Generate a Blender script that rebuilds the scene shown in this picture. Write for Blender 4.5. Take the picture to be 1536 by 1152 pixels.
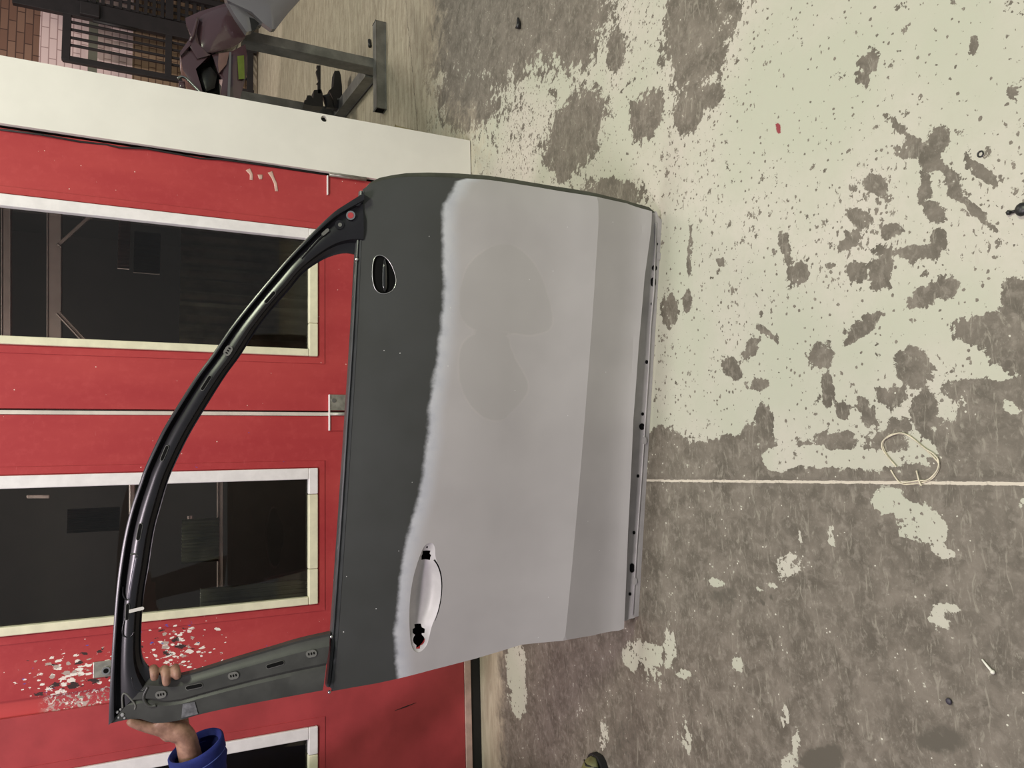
import bpy, bmesh, math, random
import numpy as np
from mathutils import Vector, Matrix, noise as mnoise
from mathutils.geometry import delaunay_2d_cdt
random.seed(7); rng = np.random.RandomState(5)
for o in list(bpy.data.objects): bpy.data.objects.remove(o)
scn = bpy.context.scene
COL = scn.collection
PI = math.pi

# ------------------------------------------------------------------ camera
# the photograph was taken with the phone on its side: world up is the picture's left
F = 1154.0; CH = 1.35
cD = np.array([2283, 61, F]); cD /= np.linalg.norm(cD)
cZ = -cD
cX = np.array([-292, -10876, F]); cX /= np.linalg.norm(cX)
cX = cX - cX.dot(cZ)*cZ; cX /= np.linalg.norm(cX)
cY = np.cross(cZ, cX)
CAM = np.array([0, 0, CH])
cam = bpy.data.cameras.new('camera'); cam.sensor_width = 36; cam.lens = F/1536*36
cam.clip_start = .05; cam.clip_end = 100
co = bpy.data.objects.new('camera', cam); COL.objects.link(co)
ex = (cX[0], cY[0], cZ[0]); ey = (cX[1], cY[1], cZ[1]); ez = (cX[2], cY[2], cZ[2])
m = Matrix.Identity(4)
for i in range(3):
    m[i][0] = ex[i]; m[i][1] = -ey[i]; m[i][2] = -ez[i]; m[i][3] = CAM[i]
co.matrix_world = m
scn.camera = co

# ------------------------------------------------------------------ light
scn.view_settings.view_transform = 'Standard'
try: scn.view_settings.look = 'None'
except Exception: pass
scn.view_settings.exposure = 0.0; scn.view_settings.gamma = 1.0
scn.view_settings.use_curve_mapping = False
w = bpy.data.worlds.new('garage_air'); scn.world = w; w.use_nodes = True
w.node_tree.nodes['Background'].inputs[0].default_value = (0.93, 0.97, 1.0, 1)
w.node_tree.nodes['Background'].inputs[1].default_value = 0.24
def lamp(name, loc, target, sx, sy, power, col):
    l = bpy.data.lights.new(name, 'AREA'); l.shape = 'RECTANGLE'; l.size = sx; l.size_y = sy
    l.energy = power; l.color = col
    o = bpy.data.objects.new(name, l); COL.objects.link(o); o.location = loc
    o.rotation_euler = (Vector(target)-Vector(loc)).to_track_quat('-Z', 'Y').to_euler()
    return o
lamp('ceiling_lamp_green', (2.0, -.3, 4.1), (0.1, 1.7, .2), 1.2, .2, 108, (.94, 1.0, .74))
lamp('ceiling_lamp_pink', (-1.2, .1, 4.1), (.6, 2.0, .2), 1.2, .2, 98, (1.0, .86, .94))
lamp('booth_fill', (-.1, 3.35, 2.45), (.2, 3.9, 0), 1.0, .1, 30.0, (1, .97, .9))  # added unseen fill that brightens the shapes behind the glass
lamp('ceiling_lamp_above', (.4, 2.35, 4.3), (.3, 1.9, 0), 2.4, .3, 60, (.97, 1.0, .93))
lamp('ceiling_lamp_yard', (4.2, 6.6, 4.6), (3.2, 5.2, 0), 1.2, 1.2, 90, (1.0, .93, .78))
sd = bpy.data.lights.new('daylight_behind', 'SPOT'); sd.energy = 420; sd.color = (1, .93, .9); sd.spot_size = math.radians(60); sd.shadow_soft_size = .04
so = bpy.data.objects.new('daylight_behind', sd); COL.objects.link(so); so.location = (1.9, 5.6, 4.4)
so.rotation_euler = (Vector((5.0, 9.8, 1.7))-Vector(so.location)).to_track_quat('-Z', 'Y').to_euler()

# ------------------------------------------------------------------ measuring helpers (photo -> place)
def ray(px, py):
    d = np.array([px-768, py-576, F]); return np.array([d@cX, d@cY, d@cZ])
def onz(px, py, z=0.0):
    r = ray(px, py); return CAM + r*((z-CH)/r[2])
def ony(px, py, y):
    r = ray(px, py); return CAM + r*(y/r[1])
def proj(p):
    q = np.asarray(p, float)-CAM
    c = q[..., 0:1]*cX+q[..., 1:2]*cY+q[..., 2:3]*cZ
    return 768+F*c[..., 0]/c[..., 2], 576+F*c[..., 1]/c[..., 2]

# ------------------------------------------------------------------ object helpers
def empty(name, loc=(0, 0, 0), mat=None):
    o = bpy.data.objects.new(name, None); COL.objects.link(o); o.empty_display_size = .1
    if mat is not None: o.matrix_world = mat
    else: o.location = loc
    return o
def tag(o, label=None, cat=None, group=None, kind=None):
    if label: o['label'] = label
    if cat: o['category'] = cat
    if group: o['group'] = group
    if kind: o['kind'] = kind
    return o
def obj(name, bm, mat, parent=None, smooth=False, angle=None, world=False):
    me = bpy.data.meshes.new(name)
    if isinstance(bm, bmesh.types.BMesh):
        bmesh.ops.recalc_face_normals(bm, faces=bm.faces); bm.to_mesh(me); bm.free()
    else: me = bm
    for mm in (mat if isinstance(mat, (list, tuple)) else [mat]): me.materials.append(mm)
    if smooth or angle:
        me.polygons.foreach_set('use_smooth', [True]*len(me.polygons))
        if angle: me.set_sharp_from_angle(angle=math.radians(angle))
    o = bpy.data.objects.new(name, me); COL.objects.link(o)
    if parent is not None:
        o.parent = parent
        if world: o.matrix_parent_inverse = parent_mats[parent.name].inverted()
    return o
parent_mats = {}
def box(bm, x0, x1, y0, y1, z0, z1, bev=0.0):
    r = bmesh.ops.create_cube(bm, size=1)
    vs = r['verts']
    for v in vs: v.co = Vector(((x0+x1)/2+v.co.x*(x1-x0), (y0+y1)/2+v.co.y*(y1-y0), (z0+z1)/2+v.co.z*(z1-z0)))
    if bev:
        es = list({e for v in vs for e in v.link_edges})
        bmesh.ops.bevel(bm, geom=es, offset=bev, segments=2, affect='EDGES', profile=.5)
    return bm
def boxm(*a, **k):
    return box(bmesh.new(), *a, **k)
def bar(bm, a, b, wx, wz, up=(0, 0, 1), bev=.004):
    a = Vector(a); b = Vector(b); d = (b-a); L = d.length; d.normalize()
    u = Vector(up)
    if abs(d.dot(u)) > .95: u = Vector((0, 1, 0))
    s = d.cross(u).normalized(); u = s.cross(d)
    r = bmesh.ops.create_cube(bm, size=1); vs = r['verts']
    for v in vs:
        c = v.co.copy(); v.co = (a+b)/2 + d*(c.x*L) + s*(c.y*wx) + u*(c.z*wz)
    if bev:
        es = list({e for v in vs for e in v.link_edges})
        bmesh.ops.bevel(bm, geom=es, offset=bev, segments=2, affect='EDGES', profile=.5)
    return bm
def tube(bm, pts, rad, seg=10, closed=False, cap=True):
    pts = [Vector(p) for p in pts]; n = len(pts)
    rads = rad if isinstance(rad, (list, tuple)) else [rad]*n
    prev = None; rings = []
    for i, p in enumerate(pts):
        if closed: t = (pts[(i+1) % n]-pts[i-1])
        else: t = pts[min(i+1, n-1)]-pts[max(i-1, 0)]
        t.normalize()
        if prev is None:
            a = Vector((0, 0, 1)) if abs(t.z) < .9 else Vector((1, 0, 0))
            u = t.cross(a).normalized()
        else:
            u = (prev-t*prev.dot(t)).normalized()
        prev = u; v = t.cross(u)
        rings.append([bm.verts.new(p+(u*math.cos(k*2*PI/seg)+v*math.sin(k*2*PI/seg))*rads[i]) for k in range(seg)])
    for i in range(n if closed else n-1):
        A = rings[i]; B = rings[(i+1) % n]
        for k in range(seg): bm.faces.new((A[k], A[(k+1) % seg], B[(k+1) % seg], B[k]))
    if cap and not closed:
        bm.faces.new(rings[0][::-1]); bm.faces.new(rings[-1])
    return bm
def inside(poly, P):
    x, y = P[:, 0], P[:, 1]; r = np.zeros(len(P), bool); n = len(poly)
    for i in range(n):
        x0, y0 = poly[i]; x1, y1 = poly[(i+1) % n]
        c = ((y0 > y) != (y1 > y))
        with np.errstate(divide='ignore', invalid='ignore'):
            xi = (x1-x0)*(y-y0)/(y1-y0 if y1 != y0 else 1e-12)+x0
        r ^= c & (x < xi)
    return r
def pdist(poly, P, closed=True):
    best = np.full(len(P), 1e9); n = len(poly)
    for i in range(n if closed else n-1):
        a = np.array(poly[i], float); b = np.array(poly[(i+1) % n], float); d = b-a
        t = np.clip(((P-a)@d)/max(d@d, 1e-12), 0, 1); q = P-(a+t[:, None]*d)
        best = np.minimum(best, np.hypot(q[:, 0], q[:, 1]))
    return best
def resample(poly, step, closed=True):
    out = []; n = len(poly)
    for i in range(n if closed else n-1):
        a = np.array(poly[i], float); b = np.array(poly[(i+1) % n], float)
        k = max(1, int(math.ceil(np.linalg.norm(b-a)/step)))
        for j in range(k): out.append(a+(b-a)*j/k)
    if not closed: out.append(np.array(poly[-1], float))
    return out
def smooth_poly(poly, it=2, closed=True):
    p = [np.array(q, float) for q in poly]
    for _ in range(it):
        n = len(p); q = []
        rngi = range(n if closed else n-1)
        if not closed: q.append(p[0])
        for i in rngi:
            a, b = p[i], p[(i+1) % n]; q += [a*.75+b*.25, a*.25+b*.75]
        if not closed: q.append(p[-1])
        p = q
    return p
def plate(outline, holes, fn, thick, res, lines=(), attrs=None):
    """triangulated sheet with holes; fn(u, v, depth) -> xyz"""
    loops = [resample(outline, res)]+[resample(h, min(res, .006 if res < .05 else res)) for h in holes]
    V = []; E = []
    for L in loops:
        b = len(V); V += [tuple(q) for q in L]; n = len(L); E += [(b+i, b+(i+1) % n) for i in range(n)]
    for l in lines:
        L = resample(l, res, False); b = len(V); V += [tuple(q) for q in L]; E += [(b+i, b+i+1) for i in range(len(L)-1)]
    o = np.array(loops[0]); lo, hi = o.min(0), o.max(0)
    gx = np.arange(lo[0]+res/2, hi[0], res); gy = np.arange(lo[1]+res/2, hi[1], res)
    if len(gx) and len(gy):
        G = np.stack(np.meshgrid(gx, gy), -1).reshape(-1, 2)
        ok = inside(loops[0], G) & (pdist(loops[0], G) > res*.4)
        for h in loops[1:]: ok &= ~inside(h, G) & (pdist(h, G) > res*.3)
        for l in lines: ok &= pdist(l, G, False) > res*.4
        V += [tuple(q) for q in G[ok]]
    r = delaunay_2d_cdt([Vector(v) for v in V], E, [], 0, 1e-7)
    P = np.array([tuple(v) for v in r[0]]); T = np.array([tuple(f) for f in r[2] if len(f) == 3])
    C = P[T].mean(1); keep = inside(loops[0], C)
    for h in loops[1:]: keep &= ~inside(h, C)
    T = T[keep]
    bm = bmesh.new(); used = {}
    for t in T:
        for k in t:
            if k not in used: used[k] = len(used)
    idx = sorted(used, key=used.get)
    for nm in (attrs or {}): bm.verts.layers.float.new(nm)
    fv = [bm.verts.new(fn(P[k][0], P[k][1], 0.0)) for k in idx]
    bv = [bm.verts.new(fn(P[k][0], P[k][1], thick)) for k in idx]
    if attrs:
        PP = P[idx]
        for nm, f in attrs.items():
            L = bm.verts.layers.float[nm]; val = f(PP)
            for i in range(len(idx)): fv[i][L] = val[i]; bv[i][L] = val[i]
    ec = {}
    for t in T:
        a, b, c = [used[k] for k in t]
        bm.faces.new((fv[a], fv[b], fv[c])); bm.faces.new((bv[c], bv[b], bv[a]))
        for e in ((a, b), (b, c), (c, a)):
            if (e[1], e[0]) in ec: del ec[(e[1], e[0])]
            else: ec[e] = 1
    for a, b in ec: bm.faces.new((fv[b], fv[a], bv[a], bv[b]))
    return bm

# ------------------------------------------------------------------ materials
class NT:
    def __init__(s, name):
        s.m = bpy.data.materials.new(name); s.m.use_nodes = True; s.t = s.m.node_tree; s.N = s.t.nodes
        s.b = s.N['Principled BSDF']
    def n(s, typ, **k):
        x = s.N.new(typ)
        for a, v in k.items(): setattr(x, a, v)
        return x
    def set(s, sock, v):
        if isinstance(v, bpy.types.NodeSocket): s.t.links.new(v, sock)
        else: sock.default_value = v
    def math(s, op, a, b=None, c=None, clamp=False):
        x = s.n('ShaderNodeMath', operation=op); x.use_clamp = clamp
        s.set(x.inputs[0], a)
        if b is not None: s.set(x.inputs[1], b)
        if c is not None: s.set(x.inputs[2], c)
        return x.outputs[0]
    def mix(s, f, a, b, mode='MIX'):
        x = s.n('ShaderNodeMix', data_type='RGBA'); x.blend_type = mode
        s.set(x.inputs[0], f); s.set(x.inputs[6], a if isinstance(a, bpy.types.NodeSocket) else (*a, 1)[:4])
        s.set(x.inputs[7], b if isinstance(b, bpy.types.NodeSocket) else (*b, 1)[:4]); return x.outputs[2]
    def pos(s, scale=(1, 1, 1), rot=(0, 0, 0), kind='Object', loc=(0, 0, 0)):
        tc = s.n('ShaderNodeTexCoord'); mp = s.n('ShaderNodeMapping')
        s.t.links.new(tc.outputs[kind], mp.inputs[0]); mp.inputs[3].default_value = scale; mp.inputs[2].default_value = rot; mp.inputs[1].default_value = loc
        return mp.outputs[0]
    def noise(s, vec, scale, detail=4, rough=.5, dist=0.0):
        x = s.n('ShaderNodeTexNoise'); s.set(x.inputs['Vector'], vec)
        x.inputs['Scale'].default_value = scale; x.inputs['Detail'].default_value = detail
        x.inputs['Roughness'].default_value = rough; x.inputs['Distortion'].default_value = dist
        return x.outputs['Fac']
    def vor(s, vec, scale, rnd=1.0):
        x = s.n('ShaderNodeTexVoronoi'); s.set(x.inputs['Vector'], vec); x.inputs['Scale'].default_value = scale
        x.inputs['Randomness'].default_value = rnd
        return x.outputs['Distance'], x.outputs['Color']
    def step(s, v, a, b):
        x = s.n('ShaderNodeMapRange'); x.clamp = True; x.interpolation_type = 'SMOOTHSTEP'
        s.set(x.inputs[0], v); x.inputs[1].default_value = a; x.inputs[2].default_value = b
        return x.outputs[0]
    def attr(s, name):
        x = s.n('ShaderNodeAttribute'); x.attribute_name = name; return x.outputs['Fac']
    def bump(s, h, strength=.3, dist=.002):
        x = s.n('ShaderNodeBump'); x.inputs['Strength'].default_value = strength; x.inputs['Distance'].default_value = dist
        s.set(x.inputs['Height'], h); s.t.links.new(x.outputs[0], s.b.inputs['Normal'])
    def out(s, col, rough=.5, metal=0.0, spec=.5):
        s.set(s.b.inputs['Base Color'], col if isinstance(col, bpy.types.NodeSocket) else (*col, 1)[:4])
        s.set(s.b.inputs['Roughness'], rough); s.set(s.b.inputs['Metallic'], metal)
        s.b.inputs['Specular IOR Level'].default_value = spec
        return s.m
def simple(name, col, rough=.5, metal=0.0, spec=.5, var=.12, vscale=12, bumps=0.0, bscale=80):
    t = NT(name); p = t.pos()
    n = t.noise(p, vscale, 5, .6)
    c = t.mix(t.step(n, .3, .7), tuple(x*(1-var) for x in col), tuple(min(1, x*(1+var)) for x in col))
    if bumps: t.bump(t.noise(p, bscale, 4, .6), bumps, .001)
    return t.out(c, rough, metal, spec)
def coated(name, col, rough=.15, coat=.6):
    t = NT(name); t.out(col, rough); t.b.inputs['Coat Weight'].default_value = coat; t.b.inputs['Coat Roughness'].default_value = .06
    return t.m

def red_mat(name, splat_x=None):
    t = NT(name); p = t.pos()
    n = t.noise(t.pos(scale=(1, 1, .25)), 6, 5, .55); n2 = t.noise(p, 45, 4, .6)
    c = t.mix(t.step(n, .3, .75), (.375, .038, .044), (.45, .058, .058))
    c = t.mix(t.math('MULTIPLY', t.step(n2, .45, .8), .25), c, (.55, .09, .09))
    # small light specks
    d, cc = t.vor(p, 26); c = t.mix(t.math('MULTIPLY', t.math('LESS_THAN', d, .055), t.math('GREATER_THAN', n2, .52)), c, (.75, .5, .45))
    sc = t.noise(t.pos(scale=(1.5, 1, 14)), 9, 3, .7); c = t.mix(t.math('MULTIPLY', t.step(sc, .70, .74), .35), c, (.62, .2, .2))
    if splat_x is not None:
        # overspray and brush drips of several colours around the latch
        sep = t.n('ShaderNodeSeparateXYZ'); t.t.links.new(p, sep.inputs[0])
        def region(cx, cz, rx, rz):
            dx = t.math('DIVIDE', t.math('SUBTRACT', sep.outputs[0], cx), rx); dz = t.math('DIVIDE', t.math('SUBTRACT', sep.outputs[2], cz), rz)
            r = t.math('SQRT', t.math('ADD', t.math('MULTIPLY', dx, dx), t.math('MULTIPLY', dz, dz)))
            return t.step(r, 1.0, .1)
        reg = t.math('MAXIMUM', region(splat_x[0], splat_x[1], .16, .30), t.math('MULTIPLY', region(splat_x[2], splat_x[3], .16, .30), .95))
        for k, (sc_, th, colr, rt) in enumerate(((34, .30, (.82, .74, .68), .5), (52, .30, (.85, .80, .74), 1.1), (22, .27, (.05, .03, .03), 2.0), (40, .25, (.45, .36, .32), .2), (15, .12, (.07, .09, .42), 1.4))):
            v, cc = t.vor(t.pos(scale=(1.7, 1, .9), rot=(0, rt, 0), loc=(k*1.7, 0, k)), sc_)
            s2 = t.n('ShaderNodeSeparateColor'); t.t.links.new(cc, s2.inputs[0])
            wob = t.math('MULTIPLY', t.math('SUBTRACT', t.noise(t.pos(scale=(1, 1, .5)), 75, 4, .7), .5), 1.5)
            lim = t.math('MULTIPLY', t.math('SUBTRACT', t.math('ADD', t.math('MULTIPLY', reg, .95), s2.outputs[0]), 1.16), th*2.3)
            c = t.mix(t.math('LESS_THAN', t.math('ADD', v, wob), lim), c, colr)
    t.bump(n2, .15, .001)
    return t.out(c, .42, 0, .35)
def floor_mat():
    t = NT('worn_painted_concrete'); p = t.pos(kind='Object')
    cov = t.attr('cover'); tan = t.attr('tan'); red = t.attr('redspot'); drk = t.attr('oil_and_shade')
    n1 = t.noise(p, 13, 9, .66, .5); n2 = t.noise(p, 46, 6, .62, .3); n3 = t.noise(p, 3.0, 4, .5); n4 = t.noise(p, 120, 4, .65)
    a = t.math('ADD', cov, t.math('MULTIPLY', t.math('SUBTRACT', n1, .5), 4.6))
    a = t.math('ADD', a, t.math('MULTIPLY', t.math('SUBTRACT', n2, .5), 3.0))
    a = t.math('ADD', a, t.math('MULTIPLY', t.math('SUBTRACT', n4, .5), 1.3))
    paint = t.step(a, -.03, .03)
    # chips: small voronoi islands missing from the paint
    v, vc = t.vor(t.mix(.035, p, t.n('ShaderNodeTexNoise').outputs['Color']), 38)
    s = t.n('ShaderNodeSeparateColor'); t.t.links.new(vc, s.inputs[0])
    lim = t.math('MULTIPLY', t.math('SUBTRACT', t.math('ADD', s.outputs[0], t.math('MULTIPLY', n3, 1.0)), 1.12), .80)
    chip = t.math('LESS_THAN', t.math('ADD', v, t.math('MULTIPLY', t.math('SUBTRACT', n4, .5), 1.5)), t.math('SUBTRACT', lim, .03))
    v2, vc2 = t.vor(p, 85); s2 = t.n('ShaderNodeSeparateColor'); t.t.links.new(vc2, s2.inputs[0])
    lim2 = t.math('MULTIPLY', t.math('SUBTRACT', t.math('ADD', s2.outputs[1], t.math('MULTIPLY', n1, .9)), .98), .75)
    chn = t.math('ADD', t.noise(t.pos(scale=(1, 1.5, 1), rot=(0, 0, .5)), 52, 5, .62, .4), t.math('ADD', t.math('MULTIPLY', t.math('SUBTRACT', n3, .5), .45), t.math('MULTIPLY', t.math('SUBTRACT', n1, .5), .30)))
    chip2 = t.math('MAXIMUM', t.math('GREATER_THAN', chn, .665), t.math('LESS_THAN', t.math('ADD', v2, t.math('MULTIPLY', t.math('SUBTRACT', n4, .5), .9)), t.math('SUBTRACT', lim2, .04)))
    paint = t.math('MULTIPLY', paint, t.math('SUBTRACT', 1.0, t.math('MAXIMUM', chip, chip2)))
    # colours
    pc = t.mix(t.step(n3, .35, .7), (.425, .428, .345), (.495, .458, .400))
    pc = t.mix(t.math('MULTIPLY', t.step(n2, .42, .70), .45), pc, (.43, .42, .345))
    pc = t.mix(t.math('MULTIPLY', t.step(n4, .5, .8), .25), pc, (.44, .42, .36))
    scr = t.noise(t.pos(scale=(1, 9, 1), rot=(0, 0, .7)), 10, 5, .7); pc = t.mix(t.math('MULTIPLY', t.step(scr, .62, .7), .3), pc, (.42, .38, .33))
    bc = t.mix(t.step(n1, .3, .7), (.098, .084, .066), (.190, .164, .135))
    bc = t.mix(t.math('MULTIPLY', t.step(n2, .48, .68), .55), bc, (.25, .22, .185))
    bc = t.mix(t.math('MULTIPLY', t.step(n4, .55, .8), .4), bc, (.36, .33, .28))
    sw = t.noise(t.pos(scale=(1, 3.5, 1), rot=(0, 0, -.5)), 16, 6, .7, 1.8); bc = t.mix(t.math('MULTIPLY', t.step(sw, .54, .66), .6), bc, (.30, .275, .225))
    sp, spc = t.vor(p, 60); bc = t.mix(t.math('MULTIPLY', t.math('LESS_THAN', sp, t.math('MULTIPLY', n2, .24)), t.math('GREATER_THAN', n1, .54)), bc, (.55, .53, .45))
    tn = t.noise(t.pos(scale=(.5, 3, 1), rot=(0, 0, .25)), 9, 6, .65, .6)
    tc_ = t.mix(t.step(tn, .35, .68), (.36, .295, .215), (.54, .47, .35))
    col = t.mix(paint, bc, pc)
    col = t.mix(t.math('MULTIPLY', t.step(t.math('ADD', tan, t.math('MULTIPLY', t.math('SUBTRACT', n1, .5), .9)), .3, .75), .85), col, tc_)
    # pale joint line across the floor
    sep = t.n('ShaderNodeSeparateXYZ'); t.t.links.new(p, sep.inputs[0])
    dj = t.math('ABSOLUTE', t.math('ADD', t.math('ADD', sep.outputs[0], .053), t.math('MULTIPLY', t.math('SUBTRACT', n2, .5), .006)))
    jm = t.math('LESS_THAN', dj, .0030)
    col = t.mix(t.math('MULTIPLY', jm, t.step(t.math('ADD', n2, n4), .6, .95)), col, (.56, .50, .42))
    col = t.mix(t.math('MULTIPLY', t.math('MULTIPLY', t.math('LESS_THAN', dj, .010), t.math('SUBTRACT', 1.0, jm)), .35), col, (.14, .12, .10))
    # thin crack near the stand
    dk = t.math('ABSOLUTE', t.math('ADD', t.math('SUBTRACT', sep.outputs[1], 3.31), t.math('ADD', t.math('MULTIPLY', t.math('SUBTRACT', n1, .5), .05), t.math('MULTIPLY', sep.outputs[0], -.2))))
    col = t.mix(t.math('MULTIPLY', t.math('LESS_THAN', dk, .0028), t.math('GREATER_THAN', sep.outputs[0], 1.5)), col, (.16, .13, .1))
    col = t.mix(t.step(t.math('ADD', drk, t.math('MULTIPLY', t.math('SUBTRACT', n2, .5), 1.2)), .3, .7), col, (.10, .088, .07))
    col = t.mix(t.step(t.math('ADD', red, t.math('MULTIPLY', t.math('SUBTRACT', n2, .5), 1.2)), .4, .6), col, (.24, .035, .045))
    t.bump(t.math('ADD', t.math('MULTIPLY', paint, .5), t.math('MULTIPLY', n4, .4)), .35, .0015)
    return t.out(col, t.math('ADD', .48, t.math('MULTIPLY', n2, .25)), 0, .35)
def skin_mat():
    t = NT('door_skin_primer'); p = t.pos()
    pr = t.attr('primer'); pa = t.attr('patch')
    n1 = t.noise(p, 28, 6, .6); n2 = t.noise(p, 5, 3, .5); n3 = t.noise(p, 200, 3, .6)
    e = t.math('ADD', pr, t.math('MULTIPLY', t.math('SUBTRACT', n1, .5), .022))
    dark = t.mix(t.step(n2, .3, .7), (.047, .049, .047), (.056, .058, .058))
    light = t.mix(t.step(n2, .3, .7), (.405, .385, .390), (.445, .425, .43))
    halo = t.mix(t.step(n1, .3, .7), (.46, .47, .52), (.54, .55, .59))
    c = t.mix(t.step(e, -.006, .010), dark, halo)
    c = t.mix(t.step(e, .008, .055), c, light)
    pw = t.math('ADD', pa, t.math('MULTIPLY', t.math('SUBTRACT', n1, .5), .008))
    c = t.mix(t.math('MULTIPLY', t.step(pw, -.001, .003), .38), c, (.37, .355, .347))
    ring = t.step(t.math('ABSOLUTE', pw), .0045, .0012)
    c = t.mix(t.math('MULTIPLY', ring, t.math('MULTIPLY', t.step(n2, .38, .62), .34)), c, (.50, .47, .46))
    v, vc = t.vor(p, 34); s = t.n('ShaderNodeSeparateColor'); t.t.links.new(vc, s.inputs[0])
    spk = t.math('MULTIPLY', t.math('LESS_THAN', v, .05), t.math('GREATER_THAN', s.outputs[0], .80))
    c = t.mix(spk, c, (.6, .6, .6))
    t.bump(n3, .05, .0005)
    return t.out(c, t.math('ADD', .42, t.math('MULTIPLY', n1, .12)), 0, .4)

M = {}
M['floor'] = floor_mat()
M['skin'] = skin_mat()
M['red'] = red_mat('red_gloss_paint')
M['redsplat'] = red_mat('red_paint_splattered', (ony(115, 1015, 3.011)[0], ony(115, 1015, 3.011)[2], ony(265, 975, 3.011)[0], ony(265, 975, 3.011)[2]))
M['redleft'] = simple('red_paint_dull', (.40, .055, .06), .4, 0, .4, .14, 5)
M['white'] = simple('white_painted_sheet', (.78, .75, .70), .35, 0, .5, .03, 4)
M['trimwhite'] = simple('white_trim', (.80, .76, .77), .4, 0, .5, .06, 20)
M['trimcream'] = simple('cream_trim', (.74, .70, .52), .4, 0, .5, .08, 16)
M['wood'] = simple('pinkish_wood_strip', (.52, .36, .31), .6, 0, .4, .15, 20)
M['black'] = simple('black_rubber', (.012, .012, .012), .6, 0, .4, .1)
M['void'] = simple('dark_hollow', (.006, .006, .006), .9, 0, .1, .1)
M['frame'] = simple('black_primer_frame', (.010, .0095, .012), .28, 0, .6, .2, 18)
M['pillar'] = simple('grey_primer_pillar', (.047, .048, .044), .42, 0, .5, .2, 14)
M['belt'] = simple('belt_edge_primer', (.042, .044, .046), .35, 0, .5, .15, 20)
M['sill'] = simple('sill_primer', (.40, .38, .385), .45, 0, .45, .08, 20)
M['recess'] = simple('recess_primer', (.52, .50, .51), .42, 0, .45, .06, 20)
M['inner'] = simple('inner_shell_olive', (.060, .062, .048), .35, 0, .5, .2, 20)
M['baremetal'] = simple('bare_metal_rim', (.55, .55, .55), .3, .9, .5, .1, 30)
M['steel'] = simple('worn_zinc_steel', (.34, .33, .29), .42, .55, .5, .28, 25, .2)
M['stand'] = simple('grey_steel_tube', (.20, .195, .18), .42, .35, .5, .25, 9)
M['gate'] = simple('brown_black_steel', (.012, .008, .009), .6, 0, .5, .2, 9)
M['purple'] = coated('dark_plum_paint', (.10, .052, .066), .16, .8)
M['greypaint'] = coated('grey_metallic_paint', (.17, .16, .175), .2, .8)
M['plastic'] = simple('black_plastic', (.012, .011, .012), .4, 0, .5, .1)
M['skinflesh'] = None
M['tape'] = simple('white_tape', (.62, .60, .56), .5)
M['cleartape'] = simple('smeared_clear_tape', (.13, .13, .14), .25, 0, .6, .35, 60)
M['blue'] = simple('blue_overall_cloth', (.016, .024, .13), .85, 0, .2, .3, 14, .5, 220)
M['olive'] = simple('olive_shoe_leather', (.115, .115, .050), .4, 0, .5, .25, 30)
M['string'] = simple('pale_string', (.60, .54, .42), .8, 0, .2, .2, 60)
M['timber'] = simple('mossy_timber', (.30, .25, .15), .8, 0, .2, .35, 30, .5)
M['clip'] = simple('frame_pad', (.13, .13, .12), .5)
M['chrome'] = simple('chrome_trim', (.45, .47, .45), .25, 1.0, .5, .02)
M['hair'] = simple('black_hair', (.01, .008, .008), .7)
t = NT('hand_flesh'); p = t.pos(); n = t.noise(p, 30, 4, .6); n2 = t.noise(p, 260, 3, .6)
c = t.mix(t.step(n, .3, .7), (.185, .095, .066), (.34, .19, .135)); t.bump(n2, .25, .001)
M['flesh'] = t.out(c, .5, 0, .4); M['nail'] = simple('fingernail', (.50, .33, .27), .3)

def glass_mat():
    t = NT('window_glass'); nt = t.t
    for nd in list(t.N): t.N.remove(nd)
    o = t.n('ShaderNodeOutputMaterial'); tr = t.n('ShaderNodeBsdfTransparent'); gl = t.n('ShaderNodeBsdfGlossy'); mx = t.n('ShaderNodeMixShader'); fr = t.n('ShaderNodeFresnel')
    tr.inputs[0].default_value = (.80, .78, .74, 1); gl.inputs['Roughness'].default_value = .02
    gl.inputs[0].default_value = (.9, .9, .9, 1); fr.inputs[0].default_value = 1.45
    nt.links.new(fr.outputs[0], mx.inputs[0]); nt.links.new(tr.outputs[0], mx.inputs[1]); nt.links.new(gl.outputs[0], mx.inputs[2]); nt.links.new(mx.outputs[0], o.inputs[0])
    return t.m
M['glass'] = glass_mat()

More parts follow.
